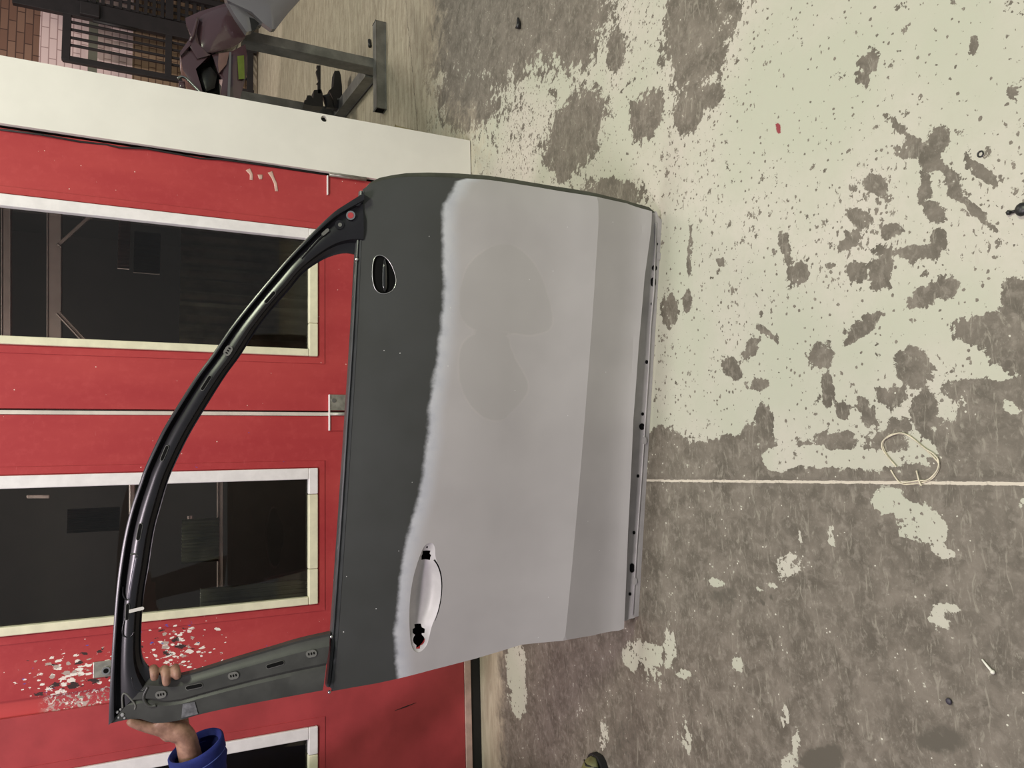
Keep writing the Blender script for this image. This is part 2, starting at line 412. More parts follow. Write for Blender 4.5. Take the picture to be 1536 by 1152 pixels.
# ------------------------------------------------------------------ FLOOR
def blob(px, py, L):
    v = np.zeros_like(px)
    for b in L:
        cx, cy, rx, ry = b[:4]; an = math.radians(b[4]) if len(b) > 4 else 0; s = b[5] if len(b) > 5 else 1
        dx = px-cx; dy = py-cy; u = dx*math.cos(an)+dy*math.sin(an); q = -dx*math.sin(an)+dy*math.cos(an)
        r = np.sqrt((u/rx)**2+(q/ry)**2); v = np.maximum(v, s*np.clip(1.75-r*.95, 0, 1))
    return v
BARE = [(830,15,62,48),(745,30,60,60,0,.75),(700,20,50,70,0,.7),(870,60,22,40,20,.6),(865,200,26,50,25),(850,245,10,22,20),(915,292,36,18),(1042,50,36,78),(1090,25,18,30,0,.8),(1032,165,18,26,10),(972,170,18,30,20),(925,75,10,22),(1055,140,22,20,0,.9),(700,150,30,30,0,.6),
(1305,95,12,13),(1296,118,6,9),(1461,65,6,12,10),(1520,135,9,9),(1390,230,62,6,42),(1355,228,15,9),(1410,208,14,14),(1395,250,12,8,30),(1475,260,22,8,40),(1455,310,40,6,42),(1290,325,18,9,20),(1310,275,18,11),(1330,297,10,7),(1403,318,12,12),(1385,288,8,16,20),
(1178,372,5,22,-15),(1199,410,12,15),(1275,362,9,20,40),(1293,331,13,9),(1337,347,13,10),(1368,378,36,9),(1407,358,9,12),(1322,406,13,22,20),(1283,406,12,12),(1381,446,24,11,-35),(1425,431,16,13,-30),(1297,490,28,8,-42),(1232,537,15,15),(1240,581,6,22),(1374,552,21,28),(1337,592,17,12),(1490,493,46,20),(1527,457,18,34),(1516,526,24,20),(1460,585,42,12),(1490,640,60,40),(1388,620,17,22),(1304,628,9,13),(1293,606,7,10),(1264,617,8,10),(1253,661,28,12),(1213,665,20,5),(1146,632,9,22),(1126,650,10,14),(1095,675,40,14),(1151,668,14,10),(1141,577,13,8),(1097,552,9,14,-35),(1126,522,7,18,35),(1150,500,16,5,30),(1005,464,9,22),(1031,453,5,15),(1035,373,2.5,30),(1082,393,6,6),(1098,435,6,6),(1242,398,9,3),(1330,663,30,22,0,.8),(1415,650,12,20),(1000,670,26,22),(1046,690,26,12),(1350,640,12,8)]
PAINT = [(1333,750,19,14),(1372,768,26,11,18),(1396,798,20,15),(1414,828,15,8,30),(1357,798,9,8),(1180,852,17,18,0,.7),(1200,804,4,8),(1247,806,3,9),(1074,875,12,4,20),(1149,882,13,2,-10),(1408,930,14,10,0,.85),(1431,916,10,5,40),(1410,908,9,4,20),(1005,975,10,22,0,.7),(1107,996,6,8),(1031,1104,8,20,0,.6),(1180,1077,5,16,15),(1192,1124,4,24,10),(967,982,24,17,0,.95),(949,990,8,14),(978,1012,12,10,0,.6),(774,1000,11,42,0,.95),(779,1045,9,24),(1172,700,60,7,0,.0),(1174,688,20,12),(1215,684,24,8),(1290,688,40,9),(1180,1150,8,10,0,.7),(1535,755,6,6),(1515,612,9,8),(1460,720,6,3,30),(1390,1115,4,3),(1026,1010,10,5),(905,1105,6,20,0,.6),(1480,995,3,3,0,0)]
def lin(a, b, x): return np.clip((x-a)/(b-a), 0, 1)
def floor_attrs(px, py):
    edge = np.interp(px, [700, 985, 1020, 1090, 1160, 1230, 1300, 1390, 1430, 1470, 1536, 2200], [2000, 640, 672, 662, 700, 694, 706, 694, 650, 600, 560, 560])
    base = np.where(py < edge, .95, -1.35)
    base = base*np.clip(np.abs(py-edge)/14, .0, 1)
    farb = (px < 960)
    base = np.where(farb & (py > 930), -1.0, base)
    # worn area near the wall, right of the white panel
    wz = lin(1000, 760, px)*(py < 400)
    base = base-wz*.55*lin(330, 120, py)-wz*.25
    base = base-1.9*blob(px, py, BARE)
    base = np.where(py > 560, base, base)
    pp = blob(px, py, PAINT)
    base = np.clip(base, -.95 if False else -1.05, .95)
    base = base+2.0*pp
    tan = lin(700, 610, px)*(py < 420)+.9*lin(775, 735, px)*(py > 900)
    tan = np.maximum(tan, .55*lin(800, 700, px)*(py < 420)*lin(60, 200, py))
    red = blob(px, py, [(1167, 192, 4, 6)]); 
    oil_and_shade = blob(px, py, [(1412, 1110, 30, 18, 0, .8), (1087, 895, 20, 14, 0, .55), (1230, 1142, 24, 16), (1250, 1130, 10, 12), (1156, 893, 3, 4), (1143, 903, 2, 3), (1423, 1052, 4, 4), (938, 1107, 18, 30, 0, .45), (700, 120, 14, 18, 0, .35)])  # dark spots; the last blob paints the greenish shade by the white panel
    return base, tan, red, oil_and_shade
xs = np.unique(np.concatenate([np.arange(-3.4, -1.3, .1), np.arange(-1.3, 3.2, .014), np.arange(3.2, 9.0, .1)]))
ys = np.unique(np.concatenate([np.arange(-1.6, .45, .1), np.arange(.45, 3.4, .014), np.arange(3.4, 5.2, .03), np.arange(5.2, 9.9, .1)]))
GX, GY = np.meshgrid(xs, ys); nx, ny = len(xs), len(ys)
P3 = np.stack([GX.ravel(), GY.ravel(), np.zeros(nx*ny)], 1)
qx, qy = proj(P3)
behind = P3[:, 1] < .3
base, tan, red, oil_and_shade = floor_attrs(qx, qy)
base[behind] = np.where(P3[behind, 0] > 0, .5, -1)
me = bpy.data.meshes.new('floor'); i = np.arange(nx*ny).reshape(ny, nx)
q = np.stack([i[:-1, :-1], i[:-1, 1:], i[1:, 1:], i[1:, :-1]], -1).reshape(-1, 4)
me.vertices.add(len(P3)); me.vertices.foreach_set('co', P3.ravel())
me.loops.add(q.size); me.loops.foreach_set('vertex_index', q.ravel())
me.polygons.add(len(q)); me.polygons.foreach_set('loop_start', np.arange(0, q.size, 4))
me.update(calc_edges=True)
for nm, val in (('cover', base), ('tan', tan), ('redspot', red), ('oil_and_shade', oil_and_shade)):
    a = me.attributes.new(nm, 'FLOAT', 'POINT'); a.data.foreach_set('value', val.astype(np.float32))
fl = obj('floor', me, M['floor'])
tag(fl, 'worn concrete floor with chipped pale paint and a straight pale joint line', 'floor', kind='structure')

# ------------------------------------------------------------------ BOOTH WALL (plane y = WY)
WY = 3.011
def wp(px, py): a = ony(px, py, WY); return a[0], a[2]
TOP = 2.5
def wallfn(y0):
    return lambda u, v, d: (u, y0+d, v)
xR0 = wp(490, 262)[0]; seam = wp(300, 616)[0]
xJ1 = wp(80, 1042)[0]; xJ2 = wp(80, 1068)[0]
zb = .075
print('xs', xR0, seam, xJ1, xJ2)
def rect(x0, x1, z0, z1): return [(x0, z0), (x1, z0), (x1, z1), (x0, z1)]
def booth_leaf(name, x0, x1, wx0, wx1, wz0, mat, wz1=2.2):
    e = empty(name, ((x0+x1)/2, WY, 0)); parent_mats[e.name] = Matrix.Translation(e.location)
    bm = plate(rect(x0, x1, zb, TOP), [rect(wx0+.012, wx1-.012, wz0+.012, wz1)], wallfn(WY), .045, .25)
    obj('door_panel' if 'door' in name else 'wall_panel', bm, mat, e, world=True)
    # raised moulding line round the window
    bm = plate(rect(wx0-.028, wx1+.028, wz0-.028, wz1+.03), [rect(wx0-.004, wx1+.004, wz0-.004, wz1+.004)], wallfn(WY-.003), .003, .5)
    obj('moulding', bm, mat, e, world=True)
    W = .034; q = WY-.012; zc = wz0+.105
    fr = obj('window_frame', boxm(wx1-W-.008, wx1, q, WY+.02, wz0+W, wz1, bev=.003), M['trimwhite'], e, world=True)
    parent_mats[fr.name] = Matrix.Identity(4)
    def tr(nm, b, mt): obj(nm, b, mt, e, world=True)
    tr('window_trim', boxm(wx0, wx0+W-.006, q, WY+.02, wz0+W+.001, wz1, bev=.003), M['trimcream'])
    b = boxm(wx0, wx0+.13, q, WY+.02, wz0, wz0+W, bev=.003); tr('window_trim', b, M['trimcream'])
    b = boxm(wx0+.1315, wx1-.1, q, WY+.02, wz0, wz0+W, bev=.003); tr('window_trim', b, M['trimcream'])
    b = boxm(wx1-.0985, wx1, q, WY+.02, wz0, wz0+W, bev=.003); tr('window_trim', b, M['trimwhite'])
    gl = boxm(wx0+W-.012, wx1-W+.01, WY+.014, WY+.019, wz0+W-.01, wz1, bev=0)
    tr('glass_pane', gl, M['glass'])
    return e
w1 = (wp(476, 535)[0], wp(476, 345)[0]); w2 = (wp(476, 905)[0], wp(476, 702)[0]); w3r = wp(476, 1088)[0]; wz0 = wp(476, 600)[1]
d1 = booth_leaf('door_1', seam+.0035, xR0-.003, w1[0], w1[1], wz0, M['red'])
tag(d1, 'right red booth door leaf with tall dark window, beside the white panel', 'door', kind='structure')
d2 = booth_leaf('door_2', xJ1, seam-.0035-.014, w2[0], w2[1], wz0, M['redsplat'])
tag(d2, 'middle red booth door leaf with paint-splattered latch side and tall dark window', 'door', kind='structure')
d3 = booth_leaf('wall_left', -3.2, xJ2, w3r-.52, w3r, wz0, M['redleft'])
tag(d3, 'red booth wall section left of the paint-splattered joint, with a dark window', 'wall', kind='structure')
# white meeting strip on the seam
tag(obj('trim_1', boxm(seam-.0165, seam-.0035, WY-.004, WY+.045, zb, TOP), simple('seam_strip', (.62, .56, .5), .5)), 'thin pale strip between the two red booth doors', 'trim', kind='structure')
jt = tag(obj('trim_2', boxm(xJ2, xJ1, WY+.012, WY+.045, zb, TOP), None), 'recessed joint caked with splattered paint at the latch side', 'trim', kind='structure')
t = NT('paint_caked_joint'); p = t.pos(); n = t.noise(p, 38, 6, .7, .6); n2 = t.noise(p, 110, 3, .6)
sp = t.n('ShaderNodeSeparateXYZ'); t.t.links.new(p, sp.inputs[0])
band = t.math('MULTIPLY', t.step(sp.outputs[2], float(ony(55, 1050, 3.011)[2]), float(ony(85, 1050, 3.011)[2])), t.step(sp.outputs[2], float(ony(210, 1050, 3.011)[2]), float(ony(190, 1050, 3.011)[2])))
c = t.mix(t.step(n, .42, .48), (.50, .42, .38), (.45, .05, .06)); c = t.mix(t.step(n2, .58, .62), c, (.80, .76, .70)); c = t.mix(t.step(n, .58, .62), c, (.33, .30, .24))
c = t.mix(band, (.50, .05, .05), c); jt.data.materials[0] = t.out(c, .6)
# bottom rail: wood threshold with a black gap seal under it
tag(obj('baseboard_back', boxm(-3.2, xR0, WY-.004, WY+.04, .045, zb-.002, bev=.002), M['wood']), 'pale pinkish threshold strip under the red booth doors', 'baseboard', kind='structure')
tag(obj('trim_3', boxm(-3.2, xR0, WY+.006, WY+.04, 0, .044), M['black']), 'black seal gap between threshold strip and floor', 'trim', kind='structure')
# white sheet panel at the right end
xW = 1.437
wr = empty('wall_right', (xW, WY, 0)); parent_mats[wr.name] = Matrix.Translation(wr.location)
obj('wall_panel', plate(rect(xR0+.006, xW, .004, TOP), [[(wp(484.5, 181)[0]+.013*math.cos(a), wp(484.5, 181)[1]+.013*math.sin(a)) for a in np.linspace(0, 2*PI, 20, False)]], wallfn(WY-.02), .02, .3), M['white'], wr, world=True)
obj('backing', boxm(xR0+.006, xW-.004, WY+.002, WY+.05, 0, TOP), M['black'], wr, world=True)
tag(wr, 'plain white sheet panel at the right end of the red booth', 'wall', kind='structure')
# hinges and lock fittings
def fitting(name, par, parts):
    first = None
    for nm, b, mt in parts:
        o = obj(nm, b, mt, par if first is None else first, world=(first is None))
        if first is None: first = o
    return first
hx, hz = wp(519, 592)[0], wp(493, 619)[1]
def wbox(p0, p1, y0, y1, bev=.001):
    a = wp(*p0); b = wp(*p1); x0, x1 = sorted((a[0], b[0])); z0, z1 = sorted((a[1], b[1]))
    return boxm(x0, x1, y0, y1, z0, z1, bev=bev)
fitting('hinge', d1, [('hinge', wbox((494, 592), (545, 616), WY-.007, WY), M['steel'])])
fitting('hinge_leaf', d2, [('hinge_leaf', wbox((494, 620), (545, 646), WY-.006, WY), M['red'])])
b = bmesh.new(); tube(b, [(wp(0, 618)[0], WY-.009, wp(494, 618)[1]), (wp(0, 618)[0], WY-.009, wp(545, 618)[1])], .007, 12); obj('hinge_pin', b, M['steel'], d1, True, world=True)
b = bmesh.new(); a = wp(500, 601); tube(b, [(a[0], WY-.0065, a[1]), (a[0], WY-.0105, a[1])], .008, 14); obj('screw', b, M['baremetal'], d1, world=True)
obj('hinge_edge', wbox((492.4, 592), (494.3, 646), WY-.012, WY), M['trimwhite'], d2, world=True)
obj('hinge', wbox((493, 263.5), (548, 271), WY-.026, WY-.02), M['steel'], wr, world=True)
b = bmesh.new(); a0 = wp(493, 266); a1 = wp(548, 275); tube(b, [(xR0, WY-.012, a0[1]), (xR0, WY-.012, a1[1])], .009, 12); obj('hinge_pin', b, M['steel'], wr, True, world=True)
obj('hinge_edge', wbox((489.8, 264), (491.6, 293), WY-.01, WY), M['trimwhite'], d1, world=True)
latch = obj('latch_plate', wbox((140, 993), (172, 1013), WY-.006, WY, .002), M['steel'], d2, world=True)
b = bmesh.new(); a = wp(159, 1005); tube(b, [(a[0], WY-.006, a[1]), (a[0], WY-.013, a[1])], .013, 20); obj('lock_cylinder', b, M['baremetal'], d2, world=True)
b = bmesh.new(); tube(b, [(a[0], WY-.0132, a[1]), (a[0], WY-.0145, a[1])], .008, 16); obj('keyhole', b, M['void'], d2, world=True)
# black tube drawn for the gap shadow between white panel and red door
b = bmesh.new(); pts = [wp(x, y) for x, y in ((0, 195), (60, 203), (120, 213), (160, 217), (178, 222), (220, 224), (270, 232), (300, 238), (330, 240), (400, 249), (488, 262))]
tube(b, [(x, WY-.004-.004*math.sin(i*1.7), z) for i, (x, z) in enumerate(pts)], .0035, 6); obj('gap_shade', b, M['black'], wr, True, world=True)
# black scratch on the lower left wall
for nm, pts, wdt in (('scuff_mark', [(592, 1066), (608, 1060), (624, 1054)], .0022),):
    b = bmesh.new(); tube(b, [(wp(*q_)[0], WY-.0004, wp(*q_)[1]) for q_ in pts], [wdt*.3, wdt, wdt*.2], 6); obj(nm, b, M['black'], d3, world=True)
# drips on the right leaf
for pts in ([(372, 254), (377, 262), (377, 270)], [(405, 258), (409, 266), (413, 275), (415, 287)], [(390, 262), (391, 269)]):
    b = bmesh.new(); tube(b, [(wp(*q_)[0], WY-.0005, wp(*q_)[1]) for q_ in pts], [.010 if i == 0 else .006 for i in range(len(pts))], 8)
    for v in b.verts: v.co.y = WY-.0008+(v.co.y-WY)*.1
    obj('paint_drip', b, simple('dried_drip', (.62, .40, .34), .5), d1, True, world=True)

# ---- booth interior; its sheets and posts stand in for window reflections
bi = empty('wall_interior', (0, 4.6, 0)); parent_mats[bi.name] = Matrix.Translation(bi.location)
dk = simple('booth_dark_lining', (.02, .018, .018), .8); pale = simple('reflection_grey', (.5, .51, .46), .7, 0, .3, .2, 8); mid = simple('booth_mid_grey', (.2, .17, .165), .7)
b = bmesh.new(); box(b, -3.2, 1.38, 4.9, 4.95, 0, 2.6); box(b, 1.36, 1.38, WY+.06, 4.9, 0, 2.6); box(b, -3.25, -3.2, WY, 4.95, 0, 2.6); box(b, -3.2, 1.38, WY+.05, 4.95, 2.55, 2.6); box(b, -3.2, 1.38, WY+.05, 4.9, .001, .01)
obj('lining', b, dk, bi, world=True)
# folded grey sheet standing in for a reflection (right window, lower half)
def reflection_sheet(x0, x1, y, z0, z1, mat):
    b = bmesh.new(); N = 90; rows = []
    for k in range(2):
        rows.append([b.verts.new((x0+(x1-x0)*i/N, y+.02*math.sin(i*.9)+.01*math.sin(i*2.3), z0 if k == 0 else z1)) for i in range(N+1)])
    for i in range(N): b.faces.new((rows[0][i], rows[0][i+1], rows[1][i+1], rows[1][i]))
    r = bmesh.ops.solidify(b, geom=b.faces[:], thickness=.004)
    return obj('reflection_sheet', b, mat, bi, True, world=True)
def cpix(px0, px1, py0, py1, y, mat):
    a_ = ony(px0, py1, y); b_ = ony(px1, py0, y); reflection_sheet(min(a_[0], b_[0]), max(a_[0], b_[0]), y, min(a_[2], b_[2]), max(a_[2], b_[2]), mat)
cpix(268, 470, 340, 540, 3.7, pale); cpix(176, 196, 328, 402, 3.6, simple('reflection_pale', (.5, .42, .42), .8)); cpix(200, 241, 352, 408, 3.62, mid)
cpix(272, 329, 776, 846, 3.7, pale); cpix(300, 460, 868, 925, 3.7, pale); cpix(100, 180, 760, 800, 3.8, mid)
b = bmesh.new()
for px, y0_, y1_, wd in ((82, 300, 520, .05), (330, 700, 900, .02), (10, 300, 520, .03)):
    a_ = ony(px, y0_, 3.9); b_ = ony(px, y1_, 3.9); bar(b, a_, b_, wd, wd)
for q0, q1 in (((88, 368), (135, 325)), ((88, 470), (130, 515)), ((40, 745), (75, 745)), ((285, 775), (285, 830))):
    bar(b, ony(*q0, 3.85), ony(*q1, 3.85), .014, .014)
obj('reflection_post', b, mid, bi, world=True)
b = bmesh.new(); bar(b, ony(198, 716, 3.12), ony(198, 770, 3.12), .012, .012); obj('white_rail', b, M['trimwhite'], bi, world=True)
tag(bi, 'dark booth interior with grey sheets added as reflections behind the glass', 'interior', kind='structure')

# ------------------------------------------------------------------ CAR DOOR
A3 = onz(958, 924); B3 = onz(993, 330)
S = (B3-A3)/np.linalg.norm(B3-A3); Nh = np.cross(S, [0, 0, 1.0])
tl = math.radians(5.0)
T = np.array([0, 0, 1.0])*math.cos(tl)-Nh*math.sin(tl); N = np.cross(S, T)
L = np.linalg.norm(B3-A3)
def stn(p):
    q = np.asarray(p)-A3; return q@S, q@T, q@N
DM = Matrix.Identity(4)
for i in range(3): DM[i][0] = S[i]; DM[i][1] = -N[i]; DM[i][2] = T[i]; DM[i][3] = A3[i]
car = empty('car_door_shell', mat=DM); parent_mats[car.name] = DM.copy()
tag(car, 'bare car door with pale grey primer under a dark upper skin, held upright on the floor', 'car door')
def pix_plane(px, py, n):
    r = ray(px, py); o = A3+N*n; t = ((o-CAM)@N)/(r@N); s_, t_, _ = stn(CAM+r*t); return s_, t_
_c0 = pix_plane(850, 953, .03); _c1 = pix_plane(901, 296, .03); _cm = pix_plane(874, 640, .03)
_l0 = pix_plane(936, 943, .018); _l1 = pix_plane(978, 317, .018); _lm = pix_plane(950, 630, .018)
def tcr(s): return np.interp(s, [_c0[0], _cm[0], _c1[0]], [_c0[1], _cm[1], _c1[1]])
def tlp(s): return np.interp(s, [_l0[0], _lm[0], _l1[0]], [_l0[1], _lm[1], _l1[1]])
kt = np.array([-.3, 0, .15, .35, .62, 1.0, 1.2, 1.5, 1.8, 2.2, 2.6, 3.0, 3.4, 3.9, 4.4, 4.9, 6.5])
# normalised height: 0 = bottom lip, 1 = crease; in units of (tc - tl)
kn = np.array([.0285, .0265, .0205, .0198, .0262, .0385, .0320, .0242, .0208, .0222, .0265, .0300, .0300, .0262, .0185, .0070, -.02])
from math import isnan
def catmull(x, X_, Y_):
    x = np.asarray(x, float); i = np.clip(np.searchsorted(X_, x)-1, 0, len(X_)-2)
    def slope(k, side):
        if X_[k] == 1.0:   # hard crease
            return (Y_[k]-Y_[k-1])/(X_[k]-X_[k-1]) if side < 0 else (Y_[k+1]-Y_[k])/(X_[k+1]-X_[k])*1.15
        a, b_ = max(k-1, 0), min(k+1, len(X_)-1)
        return (Y_[b_]-Y_[a])/(X_[b_]-X_[a])
    mL = np.array([slope(k, +1) for k in range(len(X_))]); mR = np.array([slope(k, -1) for k in range(len(X_))])
    h = X_[i+1]-X_[i]; u = np.clip((x-X_[i])/h, 0, 1)
    return (2*u**3-3*u**2+1)*Y_[i]+(u**3-2*u**2+u)*h*mL[i]+(-2*u**3+3*u**2)*Y_[i+1]+(u**3-u**2)*h*mR[i+1]
def gskin(s, t):
    u = (t-tlp(s))/(tcr(s)-tlp(s)); return catmull(u, kt, kn) - .030*((s-.62)/.62)**2*np.clip(t/.5, .5, 1.2) - .020*np.clip((s-1.08)/.12, 0, 1)**2
BELT = .86
def gframe(s, t): return -.004-.11*np.maximum(t-BELT, -.02)
def gsill(s, t): return 0*s
def solve(px, py, g, off=0.0):
    n = 0.0
    for _ in range(12):
        s, t = pix_plane(px, py, n); n = float(g(s, t))+off
    return s, t, n
def lp(px, py, g=gframe, off=0.0):   # local coordinates in the car-door frame
    s, t, n = solve(px, py, g, off); return Vector((s, -n, t))
def st(poly, g=gskin): return [solve(x, y, g)[:2] for x, y in poly]

skin_px = [(544,284),(540,386),(535,495),(526,650),(515,822),(506,953),(497,1037),(530,1031),(565,1025),(597,1018),(655,1003),(713,988),(750,977),(783,967),(812,964),(850,960),(890,953),(928,946),(936,943),
           (942,800),(950,630),(958,520),(967,415),(978,317),(940,305),(901,296.5),(855,289),(808,281),(770,275),(735,270),(690,267),(644,265),(610,265),(589,267),(570,271),(556,276)]
mir_px = smooth_poly([(562,384),(573,382),(584,391),(592,408),(595,424),(589,437),(574,442),(563,436),(558.5,420),(558.5,399)], 2)
han_px = smooth_poly([(641,815),(649,814),(653,822),(653,838),(661,852),(664,872),(663,892),(658,918),(648,937),(644,955),(640,970),(627,981),(617,972),(614,945),(614,905),(619,868),(628,838),(635,821)], 2)
bound_px = [(700,268),(684,272),(678,286),(664,306),(664,360),(664,444),(660,495),(655,532),(642,619),(640,660),(637,680),(626,749),(608,815),(599,870),(597,895),(592,940),(591,968),(597,1017)]
O = st(skin_px); Hm = st(mir_px); Hh = st(han_px); Bd = sorted(st(bound_px))
bs = np.array([b_[0] for b_ in Bd]); bt = np.array([b_[1] for b_ in Bd])
crease = [(s, float(tcr(s))) for s in np.linspace(_c0[0]+.012, _c1[0]-.012, 30)]
pA = st(smooth_poly([(690,515),(712,498),(745,492),(764,505),(768,530),(792,570),(794,590),(768,618),(752,634),(725,628),(705,610),(690,580),(687,548)], 2))
pB = st(smooth_poly([(735,368),(765,364),(790,380),(812,410),(825,450),(832,490),(815,500),(790,505),(762,498),(715,500),(690,480),(688,440),(700,395)], 2))
def skin_primer(P): return np.interp(P[:, 0], bs, bt)-P[:, 1]
def skin_patch(P):
    r = np.full(len(P), -1.0)
    for q_ in (pA, pB):
        d_ = pdist(q_, P); d_[~inside(q_, P)] *= -1; r = np.maximum(r, d_)
    return np.clip(r, -.05, .05)
fs = lambda u, v, d: (u, -(float(gskin(u, v))-d), v)
bm = plate(O, [Hm, Hh], fs, .0015, .0125, [crease], {'primer': skin_primer, 'patch': skin_patch})
obj('outer_skin', bm, M['skin'], car, angle=9)
# bright rims round the cut-outs
def ringtube(px, g, off, r, name, mat, parent=car):
    b = bmesh.new(); tube(b, [lp(x, y, g, off) for x, y in px], r, 6, closed=True); return obj(name, b, mat, parent, True)
ringtube(mir_px, gskin, .0003, .0011, 'mirror_hole_rim', M['baremetal'])
# inner shell, showing past the leading edge
inn_px = [(548,292),(545,386),(540,495),(531,650),(520,822),(511,950),(504,1030),(597,1010),(713,980),(783,960),(850,953),(928,940),(930,930),(945,640),(972,318),(984,318),
          (975,310),(940,300),(901,290.5),(855,282),(808,274.5),(770,268),(735,263),(690,259.5),(644,258),(610,259),(589,262),(570,266),(556,273),(550,280)]
I = st(inn_px)
def gin(u, v): return float(gskin(u, v))-.006
bm = plate(I, [], lambda u, v, d: (u, -(gin(u, v)-d), v), .012, .04)
o = obj('inner_shell', bm, M['inner'], car, angle=30)
# black glossy bracket inside the mirror hole
b = bmesh.new(); tube(b, [lp(577, y, gskin, -.004) for y in (386, 400, 415, 430, 438)], [.003, .006, .007, .007, .004], 10); obj('mirror_bracket', b, coated('gloss_black', (.01, .01, .01), .1, .5), car, True)
bm = plate(st([(x_+(577-x_)*-.06, y_+(412-y_)*-.06) for x_, y_ in mir_px]), [], lambda u, v, d: (u, -(float(gskin(u, v))-.0045-d), v), .001, .02); obj('mirror_hole_backing', bm, M['void'], car)
# handle recess bowl
cut1 = st([(634.5,826.5),(647,827),(646,832),(648,834),(647,838),(647,842),(633.5,841.5),(633,835),(634.5,832)])
circ = [(629+8.6*math.cos(a), 960+9.5*math.sin(a)) for a in np.linspace(math.radians(-60), math.radians(240), 14)]
cut2 = st([(623.5,939),(634,939),(635,944),(639,945),(638,951),(634,952)]+[(629+9*math.cos(a), 961+8.5*math.sin(a)) for a in np.linspace(math.radians(-55), math.radians(75), 7)]+[(630.5,974),(624.5,974)]+[(629+9*math.cos(a), 961+8.5*math.sin(a)) for a in np.linspace(math.radians(115), math.radians(235), 7)]+[(620,951),(620,945),(624,944)])
dot = st([(641.5+1.6*math.cos(a), 821.5+1.8*math.sin(a)) for a in np.linspace(0, 2*PI, 10, False)])
Hc = np.array(Hh); hs0, hs1 = Hc[:, 0].min(), Hc[:, 0].max()
mid_s = solve(640, 890, gskin)[0]
def dep(u, v):
    d_ = pdist(Hh, np.array([[u, v]]))[0]
    e = max(0, 1-((u-mid_s)/.125)**2)**.7          # bowl deep in the middle, shallow pads at both ends
    a_ = min(1, d_/.006); b_ = min(1, d_/.026); 
    return .003*a_*(2-a_)+.022*e*(b_*b_*(3-2*b_))
bm = plate(Hh, [cut1, cut2, dot], lambda u, v, d: (u, -(float(gskin(u, v))-dep(u, v)-.0008-d), v), .0015, .006)
hr = obj('handle_recess', bm, M['recess'], car, angle=40)
bm = plate([(a_, b_) for a_, b_ in Hh], [], lambda u, v, d: (u, -(float(gskin(u, v))-.031-d), v), .002, .02); obj('recess_backing', bm, M['void'], car)
b = bmesh.new(); tube(b, [lp(x, y, gskin, -.0012) for x, y in smooth_poly([(651,840),(657,848),(661.5,862),(663.3,880),(661.5,900),(657.5,918),(652,931)], 2, False)], [.0004]+[.0019]*25+[.0004] if False else .0016, 6); obj('recess_lip_shade', b, M['void'], car, True)  # thin dark tube standing for the shade behind the skin lip
# cut the inner shell away behind the recess: shell gets a hole there
bpy.data.objects.remove(o)
grow = st([(638+(x_-638)*1.15, 896+(y_-896)*1.08) for x_, y_ in han_px]); growm = st([(577+(x_-577)*1.25, 412+(y_-412)*1.2) for x_, y_ in mir_px])
bm = plate(I, [grow], lambda u, v, d: (u, -(gin(u, v)-d), v), .012, .03)
obj('inner_shell', bm, M['inner'], car, angle=30)
# belt flange along the window line
def loft(outer, inner, prof, gfun, thick, name, mat, back=True, n=70, offs=0):
    def res(P_):
        P_ = np.array(P_, float); d_ = np.r_[0, np.cumsum(np.hypot(*np.diff(P_, axis=0).T))]; d_ /= d_[-1]
        u = np.linspace(0, 1, n); return np.stack([np.interp(u, d_, P_[:, 0]), np.interp(u, d_, P_[:, 1])], 1)
    if len(outer) == len(inner):
        # keep the pairs, subdivide evenly between them with smoothing
        def rs(P_):
            P_ = np.array(P_, float); k = np.arange(len(P_)); u = np.linspace(0, len(P_)-1, n)
            Xs = [catm(u, k, P_[:, c_]) for c_ in (0, 1)]; return np.stack(Xs, 1)
        Oo, Ii = rs(outer), rs(inner)
    else: Oo, Ii = res(outer), res(inner)
    b = bmesh.new(); rows = []
    for i in range(n):
        r = []
        for u, h in prof:
            p_ = Oo[i]*(1-u)+Ii[i]*u; s_, t_, nn = solve(p_[0], p_[1], gfun, 0); r.append(b.verts.new((s_, -(nn+h), t_)))
        for u, h in (prof[-1], prof[0]):
            p_ = Oo[i]*(1-u)+Ii[i]*u; s_, t_, nn = solve(p_[0], p_[1], gfun, 0); r.append(b.verts.new((s_, -(nn-thick), t_)))
        rows.append(r)
    m_ = len(rows[0])
    for i in range(n-1):
        for k in range(m_): b.faces.new((rows[i][k], rows[i][(k+1) % m_], rows[i+1][(k+1) % m_], rows[i+1][k]))
    b.faces.new(rows[0]); b.faces.new(rows[-1][::-1])
    return obj(name, b, mat, car, angle=32)
def catm(u, k, v):
    i = np.clip(np.floor(u).astype(int), 0, len(v)-2); f_ = u-i
    p0 = v[np.maximum(i-1, 0)]; p1 = v[i]; p2 = v[i+1]; p3 = v[np.minimum(i+2, len(v)-1)]
    return .5*(2*p1+(p2-p0)*f_+(2*p0-5*p1+4*p2-p3)*f_**2+(3*p1-p0-3*p2+p3)*f_**3)
loft([(540,286),(533,386),(527,495),(517,648),(505.5,822),(496,954),(489,1030)], [(546,286),(541,386),(536,495),(527,650),(516,822),(507,953),(499,1033)],
     [(0, -.006), (.15, .0), (.35, .001), (.45, -.004), (.6, -.004), (.7, .0005), (1, .001)], gskin, .02, 'belt_flange', M['belt'])
